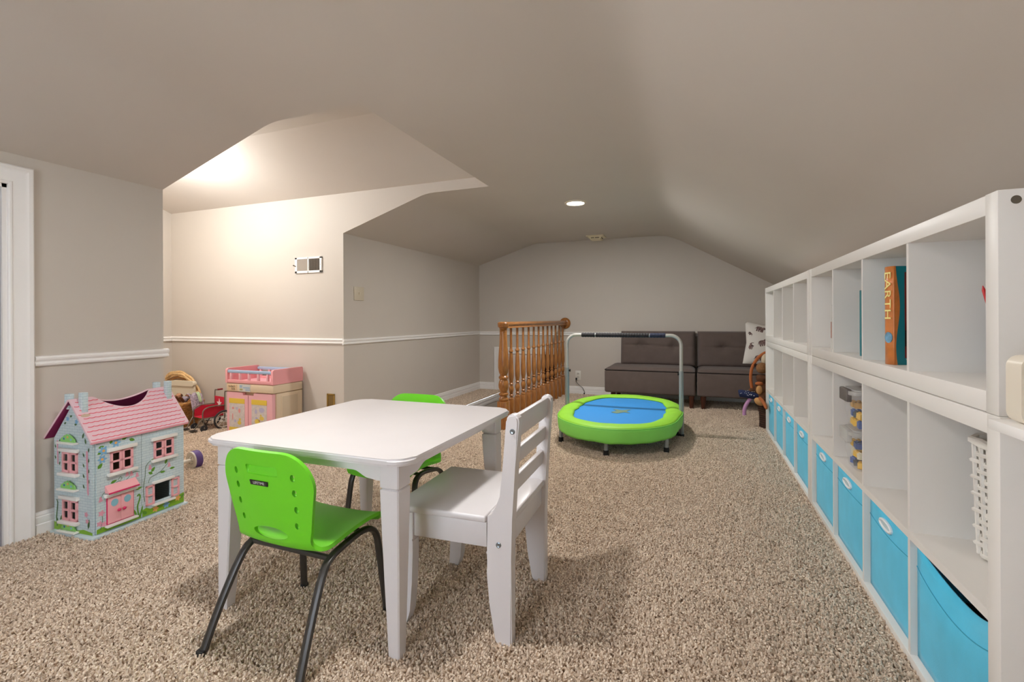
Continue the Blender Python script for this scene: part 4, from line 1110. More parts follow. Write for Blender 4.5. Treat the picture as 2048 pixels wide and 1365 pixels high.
    M = Matrix.Translation((-0.034, -0.095, -0.047)) @ Matrix.Rotation(0.55, 4, 'Y')
    MB().ellipsoid((0, 0, 0), (0.046, 0.03, 0.032), 16, 10, M).build('foot', TAN, t)
    MB().tube(smooth_path([(-0.03, -0.10, -0.015), (-0.02, -0.18, -0.025), (-0.016, -0.26, -0.035), (-0.012, -0.33, -0.05), (-0.012, -0.37, -0.062)], 4), [0.014] * 8 + [0.015] * 4 + [0.014, 0.012, 0.010, 0.009, 0.006], 8).build('tail', ORP, t)
monkey()

# ================================================================== TRAMPOLINE
def trampoline():
    t = thing('mini_trampoline', 'oval mini trampoline with blue mat, lime green pad and handlebar', 'trampoline', (-0.60, 4.19, 0))
    LIME = mat('lime_pad_vinyl', (150, 216, 58), 0.55, var=0.04, vscale=6, bump=0.25, bscale=30)
    LIMES = mat('lime_skirt_fabric', (138, 226, 96), 0.6, var=0.05, vscale=6, bump=0.2, bscale=25)
    BLUE = mat('blue_mat_fabric', (52, 146, 220), 0.6, bump=0.1, bscale=400)
    A, B = 0.495, 0.77
    def rad(ph, a, b, p=2.35):
        c, s = abs(math.cos(ph)), abs(math.sin(ph))
        return 1.0 / ((c / a) ** p + (s / b) ** p) ** (1 / p)
    rnd = random.Random(5); NU = 128
    wr = [rnd.uniform(-1, 1) for _ in range(NU)]
    wr = [(wr[i - 1] + 2 * wr[i] + wr[(i + 1) % NU]) / 4 for i in range(NU)]
    def ring(i, k):        # k = 0 inner edge of the pad .. 1 outer edge
        ph = 2 * math.pi * i / NU
        r1 = rad(ph, A, B) * (1 + 0.010 * math.cos(8 * ph))
        r0 = rad(ph, A - 0.135, B - 0.155, 2.8) * (1 + 0.012 * math.cos(12 * ph + 0.6) + 0.01 * wr[i])
        r = r0 + (r1 - r0) * k
        z = 0.218 + 0.020 * math.sin(math.pi * min(1, k * 0.98)) ** 0.7 + 0.003 * wr[i] * math.sin(math.pi * k) - 0.004 * k
        return (r * math.cos(ph), r * math.sin(ph), z)
    mb = MB(); K = 9
    vs = [ring(i, k / (K - 1)) for k in range(K) for i in range(NU)]
    fs = [(k * NU + i, k * NU + (i + 1) % NU, (k + 1) * NU + (i + 1) % NU, (k + 1) * NU + i) for k in range(K - 1) for i in range(NU)]
    mb.add(vs, fs); pad = mb.build('pad', LIME, t, smooth=50)
    md = pad.modifiers.new('thick', 'SOLIDIFY'); md.thickness = 0.006; md.offset = -1
    def skirt(i, k):
        ph = 2 * math.pi * i / NU; p = Vector(ring(i, 1.0)); n = Vector((math.cos(ph), math.sin(ph), 0))
        q = p + n * (0.003 * math.sin(k * math.pi) + 0.004 * wr[(i * 3) % NU] * k - 0.012 * k * k); q.z = 0.214 - k * (0.105 + 0.006 * wr[i])
        return q
    mb = MB(); K = 7
    vs = [skirt(i, k / (K - 1)) for k in range(K) for i in range(NU)]
    mb.add(vs, [(k * NU + i, k * NU + (i + 1) % NU, (k + 1) * NU + (i + 1) % NU, (k + 1) * NU + i) for k in range(K - 1) for i in range(NU)])
    o = mb.build('skirt', LIMES, t, smooth=50); md = o.modifiers.new('thick', 'SOLIDIFY'); md.thickness = 0.003; md.offset = -1
    MB().tube([Vector(ring(i, 1.0)) + Vector((0, 0, -0.002)) for i in range(0, NU, 2)], 0.0035, 6, closed=True).build('seam', LIMES, t)
    mb = MB(); ra = [Vector(ring(i, 0.03)) for i in range(NU)]
    mb.add([(p.x, p.y, 0.212) for p in ra] + [(0, 0, 0.208)], [(i, (i + 1) % NU, NU) for i in range(NU)])
    mat_o = mb.build('jump_mat', BLUE, t, smooth=60)
    # faded mark printed on the mat
    LOG = mat('mat_print', (116, 142, 120), 0.7)
    lg = MB(); lg.add([(-0.02, -0.15, 0.2095), (0.06, -0.06, 0.2095), (0.15, -0.10, 0.2098), (0.08, 0.0, 0.2095), (0.13, 0.12, 0.2098), (0.02, 0.05, 0.2095), (-0.12, 0.08, 0.2098), (-0.05, 0.0, 0.2095), (-0.11, -0.10, 0.2098)], [tuple(range(9))])
    lg.v = [(x * 0.62, y * 0.8 - 0.04, z + 0.0012) for x, y, z in lg.v]
    lg.build('printed_mark', LOG, mat_o, smooth=0)
    fr = [(rad(2 * math.pi * i / 48, A - 0.03, B - 0.05) * math.cos(2 * math.pi * i / 48), rad(2 * math.pi * i / 48, A - 0.03, B - 0.05) * math.sin(2 * math.pi * i / 48), 0.192) for i in range(48)]
    MB().tube(fr, 0.015, 8, closed=True).build('rim_tube', STEEL, t)
    for (x, y) in ((-0.008, -0.706), (-0.415, -0.437), (0.396, -0.478), (0.445, 0.07), (-0.46, 0.07), (0.40, 0.46), (-0.40, 0.46), (0.0, 0.70)):
        lg = MB().tube([(x, y, 0.004), (x, y, 0.19)], 0.0155, 12).build('leg', STEEL, t)
        MB().lathe([(0.0185, 0.0), (0.0205, 0.01), (0.0195, 0.045), (0.0165, 0.047)], 14, M=Matrix.Translation((x, y, 0))).build('rubber_foot', BLACK, lg)
    # handlebar
    yb = 0.065; xr, xl = 0.487, -0.490; zt = 0.852; r = 0.085
    for x in (xl, xr):
        o = MB().tube([(x, yb, 0.004), (x, yb, 0.555)], 0.0185, 14).build('lower_post', STEEL, t)
        MB().lathe([(0.0205, 0.0), (0.022, 0.006), (0.020, 0.03), (0.0186, 0.031)], 14, M=Matrix.Translation((x, yb, 0))).build('rubber_foot', BLACK, o)
        s = 1 if x < 0 else -1
        MB().tube([(x, yb, 0.53), (x + (0.03 if x < 0 else -0.03), yb, 0.53)], [0.005, 0.013], 10).build('locking_knob', BLACK, o)
    pts = [(xl, yb, 0.553), (xl, yb, 0.65)] + [(xl + r - r * math.cos(a), yb, zt - r + r * math.sin(a)) for a in [math.pi / 2 * k / 8 for k in range(9)]]
    pts += [(xr - r + r * math.sin(a), yb, zt - r + r * math.cos(a)) for a in [math.pi / 2 * k / 8 for k in range(9)]] + [(xr, yb, 0.65), (xr, yb, 0.553)]
    bar = MB().tube(pts, 0.0145, 12).build('handlebar', mat('light_grey_steel', (186, 184, 176), 0.32, 0.3), t)
    FOAM = mat('black_foam_grip', (36, 33, 34), 0.75, var=0.3, vscale=60); FOAMB = mat('navy_foam_grip', (32, 38, 62), 0.75, var=0.3, vscale=60)
    for x0, x1, m in ((-0.355, -0.235, FOAM), (-0.228, 0.228, FOAM), (0.235, 0.362, FOAMB)):
        n = max(3, int((x1 - x0) / 0.022)); pp = []; rr = []
        for k in range(n * 3 + 1):
            pp.append((x0 + (x1 - x0) * k / (n * 3), yb, zt)); rr.append(0.0205 - (0.0025 if k % 3 == 0 else 0))
        MB().tube(pp, rr, 14).build('foam_grip', m, bar)
trampoline()

# ================================================================== DOLLHOUSE
def dollhouse():
    # local: x out of the facade, y along the facade, z up
    t = thing('dollhouse', 'pale blue wooden dollhouse with pink scalloped roof against the wall', 'dollhouse', (-2.556, 1.358, 0), math.radians(3.2))
    Wd, Ln, Hw = 0.262, 0.428, 0.455
    PALE = bpy.data.materials.new('pale_blue_brick_paint'); PALE.use_nodes = True
    nt = PALE.node_tree; b = nt.nodes['Principled BSDF']; b.inputs['Roughness'].default_value = 0.45
    tc = nt.nodes.new('ShaderNodeTexCoord'); mp = nt.nodes.new('ShaderNodeMapping'); sep = nt.nodes.new('ShaderNodeSeparateXYZ'); cmb = nt.nodes.new('ShaderNodeCombineXYZ'); ad = nt.nodes.new('ShaderNodeMath')
    br = nt.nodes.new('ShaderNodeTexBrick')
    nt.links.new(tc.outputs['Object'], sep.inputs[0]); nt.links.new(sep.outputs[0], ad.inputs[0]); nt.links.new(sep.outputs[1], ad.inputs[1])
    nt.links.new(ad.outputs[0], cmb.inputs[0]); nt.links.new(sep.outputs[2], cmb.inputs[1]); nt.links.new(cmb.outputs[0], br.inputs['Vector'])
    br.inputs['Scale'].default_value = 1.0; br.inputs['Brick Width'].default_value = 0.034; br.inputs['Row Height'].default_value = 0.0125; br.inputs['Mortar Size'].default_value = 0.0007
    br.inputs['Color1'].default_value = rgb(205, 220, 222); br.inputs['Color2'].default_value = rgb(199, 215, 219); br.inputs['Mortar'].default_value = rgb(158, 182, 192)
    nt.links.new(br.outputs['Color'], b.inputs['Base Color'])
    PINK = mat('soft_pink_paint', (243, 176, 180), 0.4); MAG = mat('magenta_paint', (214, 40, 100), 0.4); PURP = mat('plum_paint', (150, 40, 96), 0.5)
    OFFW = mat('doll_white_paint', (238, 236, 230), 0.4); PALEP = mat('pale_blue_plain', (204, 218, 222), 0.45)
    # gable walls
    def gable(y, hol):
        mb = MB(); th = 0.009
        for dy in (0, th):
            yy = y + dy
            mb.holes(-Wd, 0, 0.022, Hw - 0.005, hol, lambda u, v, yy=yy: (u, yy, v))
            mb.add([(-Wd, yy, Hw - 0.005), (0, yy, Hw - 0.005), (-0.118, yy, 0.605), (-0.142, yy, 0.605)], [(0, 1, 2, 3)])
        for h in hol:
            for (a, b_) in (((h[0], h[2]), (h[1], h[2])), ((h[1], h[2]), (h[1], h[3])), ((h[1], h[3]), (h[0], h[3])), ((h[0], h[3]), (h[0], h[2]))):
                mb.add([(a[0], y, a[1]), (b_[0], y, b_[1]), (b_[0], y + th, b_[1]), (a[0], y + th, a[1])], [(0, 1, 2, 3)])
        o = [(-Wd, 0.022), (0, 0.022), (0, Hw - 0.005), (-0.118, 0.605), (-0.142, 0.605), (-Wd, Hw - 0.005)]
        for i in range(6):
            a, b_ = o[i], o[(i + 1) % 6]; mb.add([(a[0], y, a[1]), (b_[0], y, b_[1]), (b_[0], y + th, b_[1]), (a[0], y + th, a[1])], [(0, 1, 2, 3)])
        return mb.build('gable_wall', PALE, t, smooth=0)
    gw = [(-0.196, -0.098, 0.300, 0.392), (-0.196, -0.098, 0.078, 0.172)]
    gable(0.0, gw); gable(Ln - 0.009, [])
    # front panels with openings, hinged in the middle
    def front(y0, y1, hol):
        mb = MB(); th = 0.008
        for xx in (0.0005, th): mb.holes(y0, y1, 0.024, Hw - 0.010, hol, lambda u, v, xx=xx: (xx, u, v))
        for h in hol + [(y0, y1, 0.024, Hw - 0.010)]:
            for (a, b_) in (((h[0], h[2]), (h[1], h[2])), ((h[1], h[2]), (h[1], h[3])), ((h[1], h[3]), (h[0], h[3])), ((h[0], h[3]), (h[0], h[2]))):
                mb.add([(0.0005, a[0], a[1]), (0.0005, b_[0], b_[1]), (th, b_[0], b_[1]), (th, a[0], a[1])], [(0, 1, 2, 3)])
        return mb.build('front_panel', PALE, t, smooth=0)
    front(0.010, 0.2065, [(0.068, 0.164, 0.292, 0.386)]); front(0.2085, Ln - 0.002, [(0.268, 0.366, 0.300, 0.388), (0.272, 0.352, 0.082, 0.168)])
    MB().box(-Wd, -Wd + 0.006, 0.012, Ln - 0.012, 0.022, Hw).build('back_wall', PALEP, t)
    INT = mat('doll_interior', (150, 120, 96), 0.7)
    MB().box(-Wd + 0.008, -0.006, 0.011, Ln - 0.011, 0.222, 0.230).build('upper_floor', INT, t)
    MB().box(-Wd + 0.008, -0.006, 0.203, 0.210, 0.026, 0.44).build('inner_partition', INT, t)
    MB().box(-Wd - 0.004, 0.022, -0.018, Ln + 0.012, 0.006, 0.0215, 0.002).build('base_board', PALEP, t)
    for x in (-Wd + 0.02, -0.02):
        for y in (0.01, Ln - 0.02): MB().box(x - 0.012, x + 0.012, y - 0.01, y + 0.012, 0.0, 0.006).build('foot', OFFW, t)
    RED = mat('red_furniture', (168, 40, 36), 0.5)
    tb = MB(); tb.box(-0.16, -0.10, 0.29, 0.35, 0.085, 0.092, 0.002)
    for x in (-0.155, -0.107):
        for y in (0.295, 0.343): tb.box(x, x + 0.005, y, y + 0.005, 0.022, 0.085)
    tb.build('inner_table', mat('toy_table', (150, 96, 76), 0.5), t)
    ch = MB()
    for y in (0.300, 0.318, 0.336): ch.box(-0.215, -0.211, y, y + 0.004, 0.03, 0.17)
    for z in (0.10, 0.16): ch.box(-0.216, -0.210, 0.298, 0.342, z, z + 0.006)
    ch.build('inner_chair', RED, t)
    # roof slopes
    rd = (-0.130, 0.632); fe = (0.016, 0.447); be = (-0.300, 0.447); y0, y1 = -0.018, Ln + 0.018
    ROOF = mat('pale_pink_roof', (236, 200, 208), 0.45, var=0.03); th = 0.008
    def cutdepth(y):      # scooped opening in the ridge
        a, b_ = 0.085, 0.335
        if y <= a or y >= b_: return 0.0
        k = (y - a) / (b_ - a)
        return 0.34 * (math.sin(math.pi * k) ** 0.75)
    def slope(name, eave, cut, m):
        e_ = Vector((eave[0], 0, eave[1])); r_ = Vector((rd[0], 0, rd[1])); d = r_ - e_
        nrm = Vector((d.z, 0, -d.x)).normalized()
        if nrm.z < 0: nrm = -nrm
        ny = 44; mb = MB(); top = []; bot = []
        for i in range(ny + 1):
            y = y0 + (y1 - y0) * i / ny; k = 1 - (cutdepth(y) * cut)
            for lst, o in ((top, nrm * th), (bot, Vector())):
                lst.append([Vector((e_.x, y, e_.z)) + o, Vector((e_.x + d.x * k, y, e_.z + d.z * k)) + o])
        for i in range(ny):
            for lst in (top, bot): mb.add([lst[i][0], lst[i + 1][0], lst[i + 1][1], lst[i][1]], [(0, 1, 2, 3)])
            mb.add([top[i][0], top[i + 1][0], bot[i + 1][0], bot[i][0]], [(0, 1, 2, 3)]); mb.add([top[i][1], top[i + 1][1], bot[i + 1][1], bot[i][1]], [(0, 1, 2, 3)])
        for i in (0, ny): mb.add([top[i][0], top[i][1], bot[i][1], bot[i][0]], [(0, 1, 2, 3)])
        o = mb.build(name, m, t, smooth=20); return o, e_, d, nrm
    ro, e_, d, nrm = slope('front_roof', fe, 1.0, ROOF)
    bo, e2, d2, n2 = slope('back_roof', be, 0.55, ROOF)
    # plum underside linings
    mb = MB()
    mb.add([e2 + Vector((0, y0 + 0.001, 0)) - n2 * 0.001, e2 + d2 * 0.98 + Vector((0, y0 + 0.001, 0)) - n2 * 0.001, e2 + d2 * 0.98 + Vector((0, 0.06, 0)) - n2 * 0.001, e2 + Vector((0, 0.06, 0)) - n2 * 0.001], [(0, 1, 2, 3)])
    ny = 30
    for i in range(ny):
        ya = 0.06 + (y1 - 0.061) * i / ny; yb_ = 0.06 + (y1 - 0.061) * (i + 1) / ny
        ka, kb = 1 - 0.55 * cutdepth(ya) - 0.006, 1 - 0.55 * cutdepth(yb_) - 0.006
        mb.add([e2 + Vector((0, ya, 0)) - n2 * 0.001, e2 + d2 * ka + Vector((0, ya, 0)) - n2 * 0.001, e2 + d2 * kb + Vector((0, yb_, 0)) - n2 * 0.001, e2 + Vector((0, yb_, 0)) - n2 * 0.001], [(0, 1, 2, 3)])
    mb.build('roof_lining', PURP, bo, smooth=0)
    # scalloped tile rows
    LN = mat('roof_line_rose', (232, 100, 118), 0.5)
    rows = 10; pitch = 0.0245
    for rI in range(rows):
        k0 = 0.035 + rI * 0.098
        mb = MB(); seq = []
        y = y0 + 0.004 + (0.5 * pitch if rI % 2 else 0)
        n = int((y1 - y0) / pitch)
        for s in range(n):
            for q in range(7):
                yy = y + pitch * (s + q / 6)
                if yy > y1 - 0.003: continue
                kk = k0 - 0.012 * math.sin(math.pi * q / 6) + (0.012)
                if kk > 1 - cutdepth(yy) - 0.02: seq.append(None); continue
                seq.append(e_ + d * kk + nrm * (th + 0.0008) + Vector((0, yy, 0)))
            seq.append('cusp')
        prev = None; up = d.normalized()
        for p in seq:
            if p is None: prev = None; continue
            if p == 'cusp': continue
            if prev is not None:
                wv = up * 0.0021
                mb.add([prev - wv, p - wv, p + wv, prev + wv], [(0, 1, 2, 3)])
            prev = p
        if mb.v: mb.build('tile_row_line', LN, ro, smooth=0, fix=False)
    MB().box(e_.x - 0.006, e_.x + 0.006, y0, y1, e_.z - 0.006, e_.z + 0.006, 0.004, 2).build('eave_edge', mat('eave_rose', (232, 160, 170), 0.45), ro)
    # worn patch and bare spot near the first chimney
    # chimneys
    def chim(x, y, z0, z1):
        c = MB().box(x - 0.014, x + 0.014, y - 0.012, y + 0.012, z0, z1, 0.0015).build('chimney', PALE, t)
    chim(-0.090, 0.018, 0.575, 0.668); chim(-0.165, 0.006, 0.590, 0.660); chim(-0.090, Ln - 0.014, 0.575, 0.672); chim(-0.165, Ln - 0.020, 0.590, 0.664)
    BARE = mat('bare_wood_patch', (206, 180, 156), 0.6)
    P = lambda k, y, o=0.0012: e_ + d * k + nrm * (th + o) + Vector((0, y, 0))
    mb = MB(); c = P(0.60, 0.010, 0.0016); mb.add([P(0.60 + 0.035 * math.sin(a), 0.012 + 0.020 * math.cos(a), 0.0016) for a in [2 * math.pi * k / 14 for k in range(14)]], [tuple(range(14))]); mb.build('worn_patch', BARE, ro, smooth=0, fix=False)
    # windows -----------------------------------------------------------
    def sash(y0_, y1_, z0_, z1_, name='window_sash', x=0.0085, parent=t):
        w = y1_ - y0_; h = z1_ - z0_; f = w * 0.20; mb = MB()
        mb.box(x, x + 0.006, y0_, y0_ + f, z0_, z1_).box(x, x + 0.006, y1_ - f, y1_, z0_, z1_).box(x, x + 0.006, y0_, y1_, z0_, z0_ + f).box(x, x + 0.006, y0_, y1_, z1_ - f, z1_).box(x, x + 0.006, y0_, y1_, (z0_ + z1_) / 2 - f / 2.4, (z0_ + z1_) / 2 + f / 2.4)
        return mb.build(name, PINK, parent)
    for a, b_, z0_, z1_ in ((0.066, 0.166, 0.290, 0.388), (0.266, 0.368, 0.298, 0.390)):
        m_ = (a + b_) / 2
        sash(a, m_ - 0.0008, z0_, z1_); sash(m_ + 0.0008, b_, z0_, z1_)
        MB().box(0.0085, 0.024, a - 0.014, b_ + 0.014, z1_ + 0.001, z1_ + 0.017, 0.0015).build('lintel', OFFW, t)
        MB().box(0.0085, 0.028, a - 0.014, b_ + 0.014, z0_ - 0.014, z0_ - 0.001, 0.0015).build('sill', OFFW, t)
    sash(0.226, 0.268, 0.074, 0.172, 'shutter'); sash(0.356, 0.398, 0.076, 0.172, 'shutter')
    MB().box(0.0085, 0.024, 0.258, 0.366, 0.174, 0.187, 0.0015).build('lintel', OFFW, t)
    MB().box(0.0085, 0.028, 0.256, 0.368, 0.064, 0.0735, 0.0015).build('sill', OFFW, t)
    # gable windows face -y
    def gsash(x0_, x1_, z0_, z1_):
        w = x1_ - x0_; f = w * 0.22; mb = MB(); ya, yb_ = -0.0065, -0.0005
        mb.box(x0_, x0_ + f, ya, yb_, z0_, z1_).box(x1_ - f, x1_, ya, yb_, z0_, z1_).box(x0_, x1_, ya, yb_, z0_, z0_ + f).box(x0_, x1_, ya, yb_, z1_ - f, z1_).box(x0_, x1_, ya, yb_, (z0_ + z1_) / 2 - f / 2.4, (z0_ + z1_) / 2 + f / 2.4)
        return mb.build('window_sash', PINK, t)
    for h in gw:
        a, b_ = h[0] - 0.002, h[1] + 0.002; m_ = (a + b_) / 2
        gsash(a, m_ - 0.0008, h[2] - 0.002, h[3] + 0.002); gsash(m_ + 0.0008, b_, h[2] - 0.002, h[3] + 0.002)
        MB().box(a - 0.012, b_ + 0.012, -0.016, -0.0005, h[3] + 0.003, h[3] + 0.018, 0.0015).build('lintel', OFFW, t)
        MB().box(a - 0.012, b_ + 0.012, -0.020, -0.0005, h[2] - 0.016, h[2] - 0.003, 0.0015).build('sill', OFFW, t)
    GR1 = mat('flowerbox_green', (140, 205, 110), 0.5); GR2 = mat('leaf_green', (96, 150, 46), 0.5); GR3 = mat('grass_green', (128, 176, 40), 0.5); GRD = mat('leaf_dark', (70, 110, 62), 0.5)
    PKF = mat('flower_pink', (226, 160, 178), 0.5); BLF = mat('flower_blue', (130, 180, 214), 0.5); ORF = mat('flower_orange', (236, 176, 100), 0.5)
    for zc in (0.437, 0.222, 0.030):
        MB().box(-0.210, -0.088, -0.024, -0.0005, zc - 0.004, zc + 0.003, 0.001).build('flower_ledge', OFFW, t)
        pts = [(-0.200, zc + 0.0035)] + [(-0.200 + 0.098 * k / 12, zc + 0.010 + 0.026 * math.sin(math.pi * (k + 0.4) / 12.8) + 0.004 * (k % 2)) for k in range(13)] + [(-0.102, zc + 0.0035)]
        fo = MB().prism(pts, -0.010, -0.006, 'y').build('flower_cutout', GR1, t)
        for k, (fx, fz) in enumerate(((-0.175, 0.018), (-0.150, 0.026), (-0.128, 0.016))):
            MB().lathe([(0.0055, 0), (0.004, 0.0014), (0, 0.0014)], 8, M=frame((fx, -0.0102, zc + fz), (1, 0, 0), (0, 0, 1))).build('flower_dot', (mat('flower_deep_blue', (60, 110, 170), 0.5), ORF, BLF)[k], fo)
    # double door, awning
    for a, b_ in ((0.054, 0.1095), (0.1105, 0.166)):
        dd = MB().box(0.0088, 0.0145, a, b_, 0.056, 0.176, 0.001).build('door_leaf', PINK, t)
        c = (a + b_) / 2
        MB().lathe([(0.0155, 0), (0.0155, 0.001), (0, 0.001)], 20, M=frame((0.0146, c, 0.148), (0, 1, 0), (0, 0, 1)) @ Matrix.Diagonal((1, 1.12, 1, 1))).build('door_window', mat('porthole_blue', (136, 190, 206), 0.4), dd)
        kx = b_ - 0.011 if a < 0.1 else a + 0.011
        MB().ellipsoid((0.020, kx, 0.108), (0.006, 0.008, 0.007), 12, 8).build('door_knob', MAG, dd)
    MB().box(0.0082, 0.0105, 0.050, 0.170, 0.052, 0.180).build('door_frame', MAG, t)
    MB().box(0.0085, 0.026, 0.040, 0.180, 0.181, 0.196, 0.0015).build('lintel', OFFW, t)
    MB().box(0.0085, 0.030, 0.042, 0.180, 0.043, 0.0515, 0.0015).build('doorstep', OFFW, t)
    aw = MB().prism([(0.0085, 0.236), (0.010, 0.236), (0.038, 0.206), (0.038, 0.202), (0.0085, 0.202)], 0.044, 0.178, 'y').build('awning', mat('awning_pink', (248, 178, 182), 0.4), t)
    MB().box(0.036, 0.0395, 0.043, 0.179, 0.1985, 0.2055, 0.001).build('awning_edge', MAG, aw)
    # painted garden on the facade and gable (flat print, raised by a hair)
    def leaf(c, a, ln, wd):
        ca, sa = math.cos(a), math.sin(a); P_ = [(0, 0), (0.3, 0.42), (0.65, 0.36), (1, 0), (0.65, -0.36), (0.3, -0.42)]
        return [(c[0] + (x * ln) * ca - (y * wd) * sa, c[1] + (x * ln) * sa + (y * wd) * ca) for x, y in P_]
    def disc(c, r, petals=0, n=20):
        return [(c[0] + r * (1 + (0.28 * math.cos(petals * a) if petals else 0)) * math.cos(a), c[1] + r * (1 + (0.28 * math.cos(petals * a) if petals else 0)) * math.sin(a)) for a in [2 * math.pi * k / n for k in range(n)]]
    def fac(polys, name, m, x=0.0088): 
        mb = MB()
        for P_ in polys: mb.add([(x, p[0], p[1]) for p in P_], [tuple(range(len(P_)))])
        return mb.build(name, m, t, smooth=0, fix=False)
    def gab(polys, name, m, y=-0.0008):
        mb = MB()
        for P_ in polys: mb.add([(p[0], y, p[1]) for p in P_], [tuple(range(len(P_)))])
        return mb.build(name, m, t, smooth=0, fix=False)
    fac([leaf((0.018, 0.418), 0.1, 0.026, 0.014), leaf((0.068, 0.424), 1.2, 0.02, 0.016), leaf((0.118, 0.432), 0.5, 0.032, 0.02), leaf((0.150, 0.428), -0.4, 0.03, 0.018), leaf((0.014, 0.388), 0.5, 0.026, 0.014), leaf((0.016, 0.322), 0.9, 0.03, 0.02),
         leaf((0.068, 0.240), 0.3, 0.03, 0.016), leaf((0.180, 0.172), 0.2, 0.032, 0.014), leaf((0.250, 0.292), 0.3, 0.03, 0.012), leaf((0.255, 0.236), 0.9, 0.03, 0.018), leaf((0.262, 0.226), 2.6, 0.026, 0.016), leaf((0.298, 0.222), -0.1, 0.03, 0.014), leaf((0.325, 0.256), 1.2, 0.03, 0.016), leaf((0.348, 0.226), 0.0, 0.03, 0.014)], 'painted_leaves', GR2)
    fac([disc((0.040, 0.400), 0.018, 6, 36), disc((0.034, 0.362), 0.016, 6, 36), disc((0.092, 0.424), 0.017, 6, 36)], 'painted_blue_flowers', BLF, 0.0089)
    fac([disc((0.040, 0.400), 0.006), disc((0.034, 0.362), 0.006), disc((0.092, 0.424), 0.006)], 'painted_flower_hearts', ORF, 0.0090)
    fac([[(c[0] - 0.008, c[1] - 0.012), (c[0] + 0.010, c[1] - 0.010), (c[0] + 0.003, c[1] + 0.012), (c[0] - 0.003, c[1] + 0.012)] for c in ((0.140, 0.262), (0.160, 0.258), (0.186, 0.244), (0.026, 0.180), (0.248, 0.262), (0.345, 0.248))] + [disc((0.030, 0.115), 0.012, 5, 30), disc((0.022, 0.070), 0.011, 5, 30), disc((0.040, 0.062), 0.011, 5, 30)], 'painted_pink_flowers', PKF, 0.0089)
    def vine(pts, wd=0.0011):
        pp = smooth_path([(0, a, b_) for a, b_ in pts], 6); out = []
        for i in range(len(pp) - 1):
            p, q = pp[i], pp[i + 1]; dv = (q - p).normalized() * wd; nv = Vector((0, -dv.z, dv.y))
            out.append([((p + nv).y, (p + nv).z), ((q + nv).y, (q + nv).z), ((q - nv).y, (q - nv).z), ((p - nv).y, (p - nv).z)])
        return out
    V = []
    for pts in ([(0.03, 0.188), (0.04, 0.205), (0.07, 0.212), (0.10, 0.240), (0.13, 0.232), (0.17, 0.262), (0.20, 0.255)], [(0.222, 0.10), (0.216, 0.16), (0.224, 0.22), (0.228, 0.27), (0.25, 0.296)], [(0.240, 0.185), (0.252, 0.21), (0.30, 0.225), (0.34, 0.26)], [(0.10, 0.246), (0.11, 0.258), (0.118, 0.25), (0.112, 0.243)], [(0.026, 0.04), (0.034, 0.08), (0.032, 0.11)]): V += vine(pts)
    fac(V, 'painted_vine', GRD, 0.00885)
    fac([[(0.010, 0.026), (0.205, 0.026), (0.205, 0.044), (0.15, 0.040), (0.10, 0.041), (0.03, 0.050), (0.010, 0.046)], [(0.210, 0.026), (0.425, 0.026), (0.425, 0.078), (0.40, 0.072), (0.37, 0.062), (0.33, 0.058), (0.29, 0.060), (0.25, 0.054), (0.23, 0.066), (0.21, 0.060)]], 'painted_grass', GR3, 0.0087)
    curl = vine([(0.196, 0.03), (0.190, 0.06), (0.188, 0.09), (0.196, 0.115), (0.200, 0.135), (0.194, 0.146), (0.187, 0.138)], 0.0035); fac(curl + [leaf((0.184, 0.04), 1.9, 0.045, 0.012), leaf((0.198, 0.03), 1.3, 0.06, 0.012), leaf((0.400, 0.05), 0.6, 0.035, 0.02), leaf((0.232, 0.035), 2.4, 0.03, 0.02)], 'painted_fronds', GR2, 0.0091)
    fac([disc((0.275, 0.044), 0.013, 5, 30), disc((0.392, 0.058), 0.013, 5, 30)], 'painted_orange_flowers', ORF, 0.0092); fac([disc((0.330, 0.046), 0.015, 6, 30)], 'painted_blue_bloom', BLF, 0.0092)
    gab([leaf((-0.150, 0.556), 0.3, 0.018, 0.012), leaf((-0.190, 0.520), 0.5, 0.018, 0.012), leaf((-0.120, 0.520), 0.2, 0.02, 0.012), leaf((-0.066, 0.46), 1.2, 0.03, 0.014), leaf((-0.042, 0.435), 1.8, 0.03, 0.014)] + [leaf((-0.040 + 0.014 * (-1) ** k, 0.40 - 0.024 * k), 1.7 - 0.3 * (-1) ** k, 0.022, 0.011) for k in range(8)] + [leaf((-0.236 + 0.012 * (-1) ** k, 0.43 - 0.026 * k), 1.6 - 0.3 * (-1) ** k, 0.02, 0.010) for k in range(5)] + [leaf((-0.22, 0.05), 1.3, 0.05, 0.02), leaf((-0.232, 0.04), 1.9, 0.05, 0.02), leaf((-0.03, 0.05), 1.4, 0.05, 0.016)], 'painted_gable_leaves', GRD)
    gab([[(-0.042, 0.405), (-0.030, 0.405), (-0.024, 0.21), (-0.030, 0.20), (-0.036, 0.22)], [(-0.242, 0.44), (-0.232, 0.44), (-0.230, 0.33), (-0.238, 0.33)], disc((-0.042, 0.115), 0.011, 5, 30), disc((-0.036, 0.085), 0.010, 5, 30)], 'painted_gable_blossom', PKF, -0.0010)
    gab([disc((-0.165, 0.545), 0.010, 5, 30), disc((-0.105, 0.535), 0.010, 5, 30)], 'painted_gable_bluebells', BLF, -0.0010)
    gab([[(-Wd, 0.024), (-0.001, 0.024), (-0.001, 0.036), (-0.06, 0.044), (-0.1, 0.036), (-0.18, 0.046), (-Wd, 0.060)]], 'painted_gable_grass', GR3, -0.0009)
    frond = []
    for (p, q) in zip([(-0.240, 0.04), (-0.246, 0.08), (-0.240, 0.12), (-0.236, 0.15), (-0.244, 0.165)][:-1], [(-0.246, 0.08), (-0.240, 0.12), (-0.236, 0.15), (-0.244, 0.165)]): frond.append([(p[0] - 0.004, p[1]), (p[0] + 0.004, p[1]), (q[0] + 0.003, q[1]), (q[0] - 0.003, q[1])])
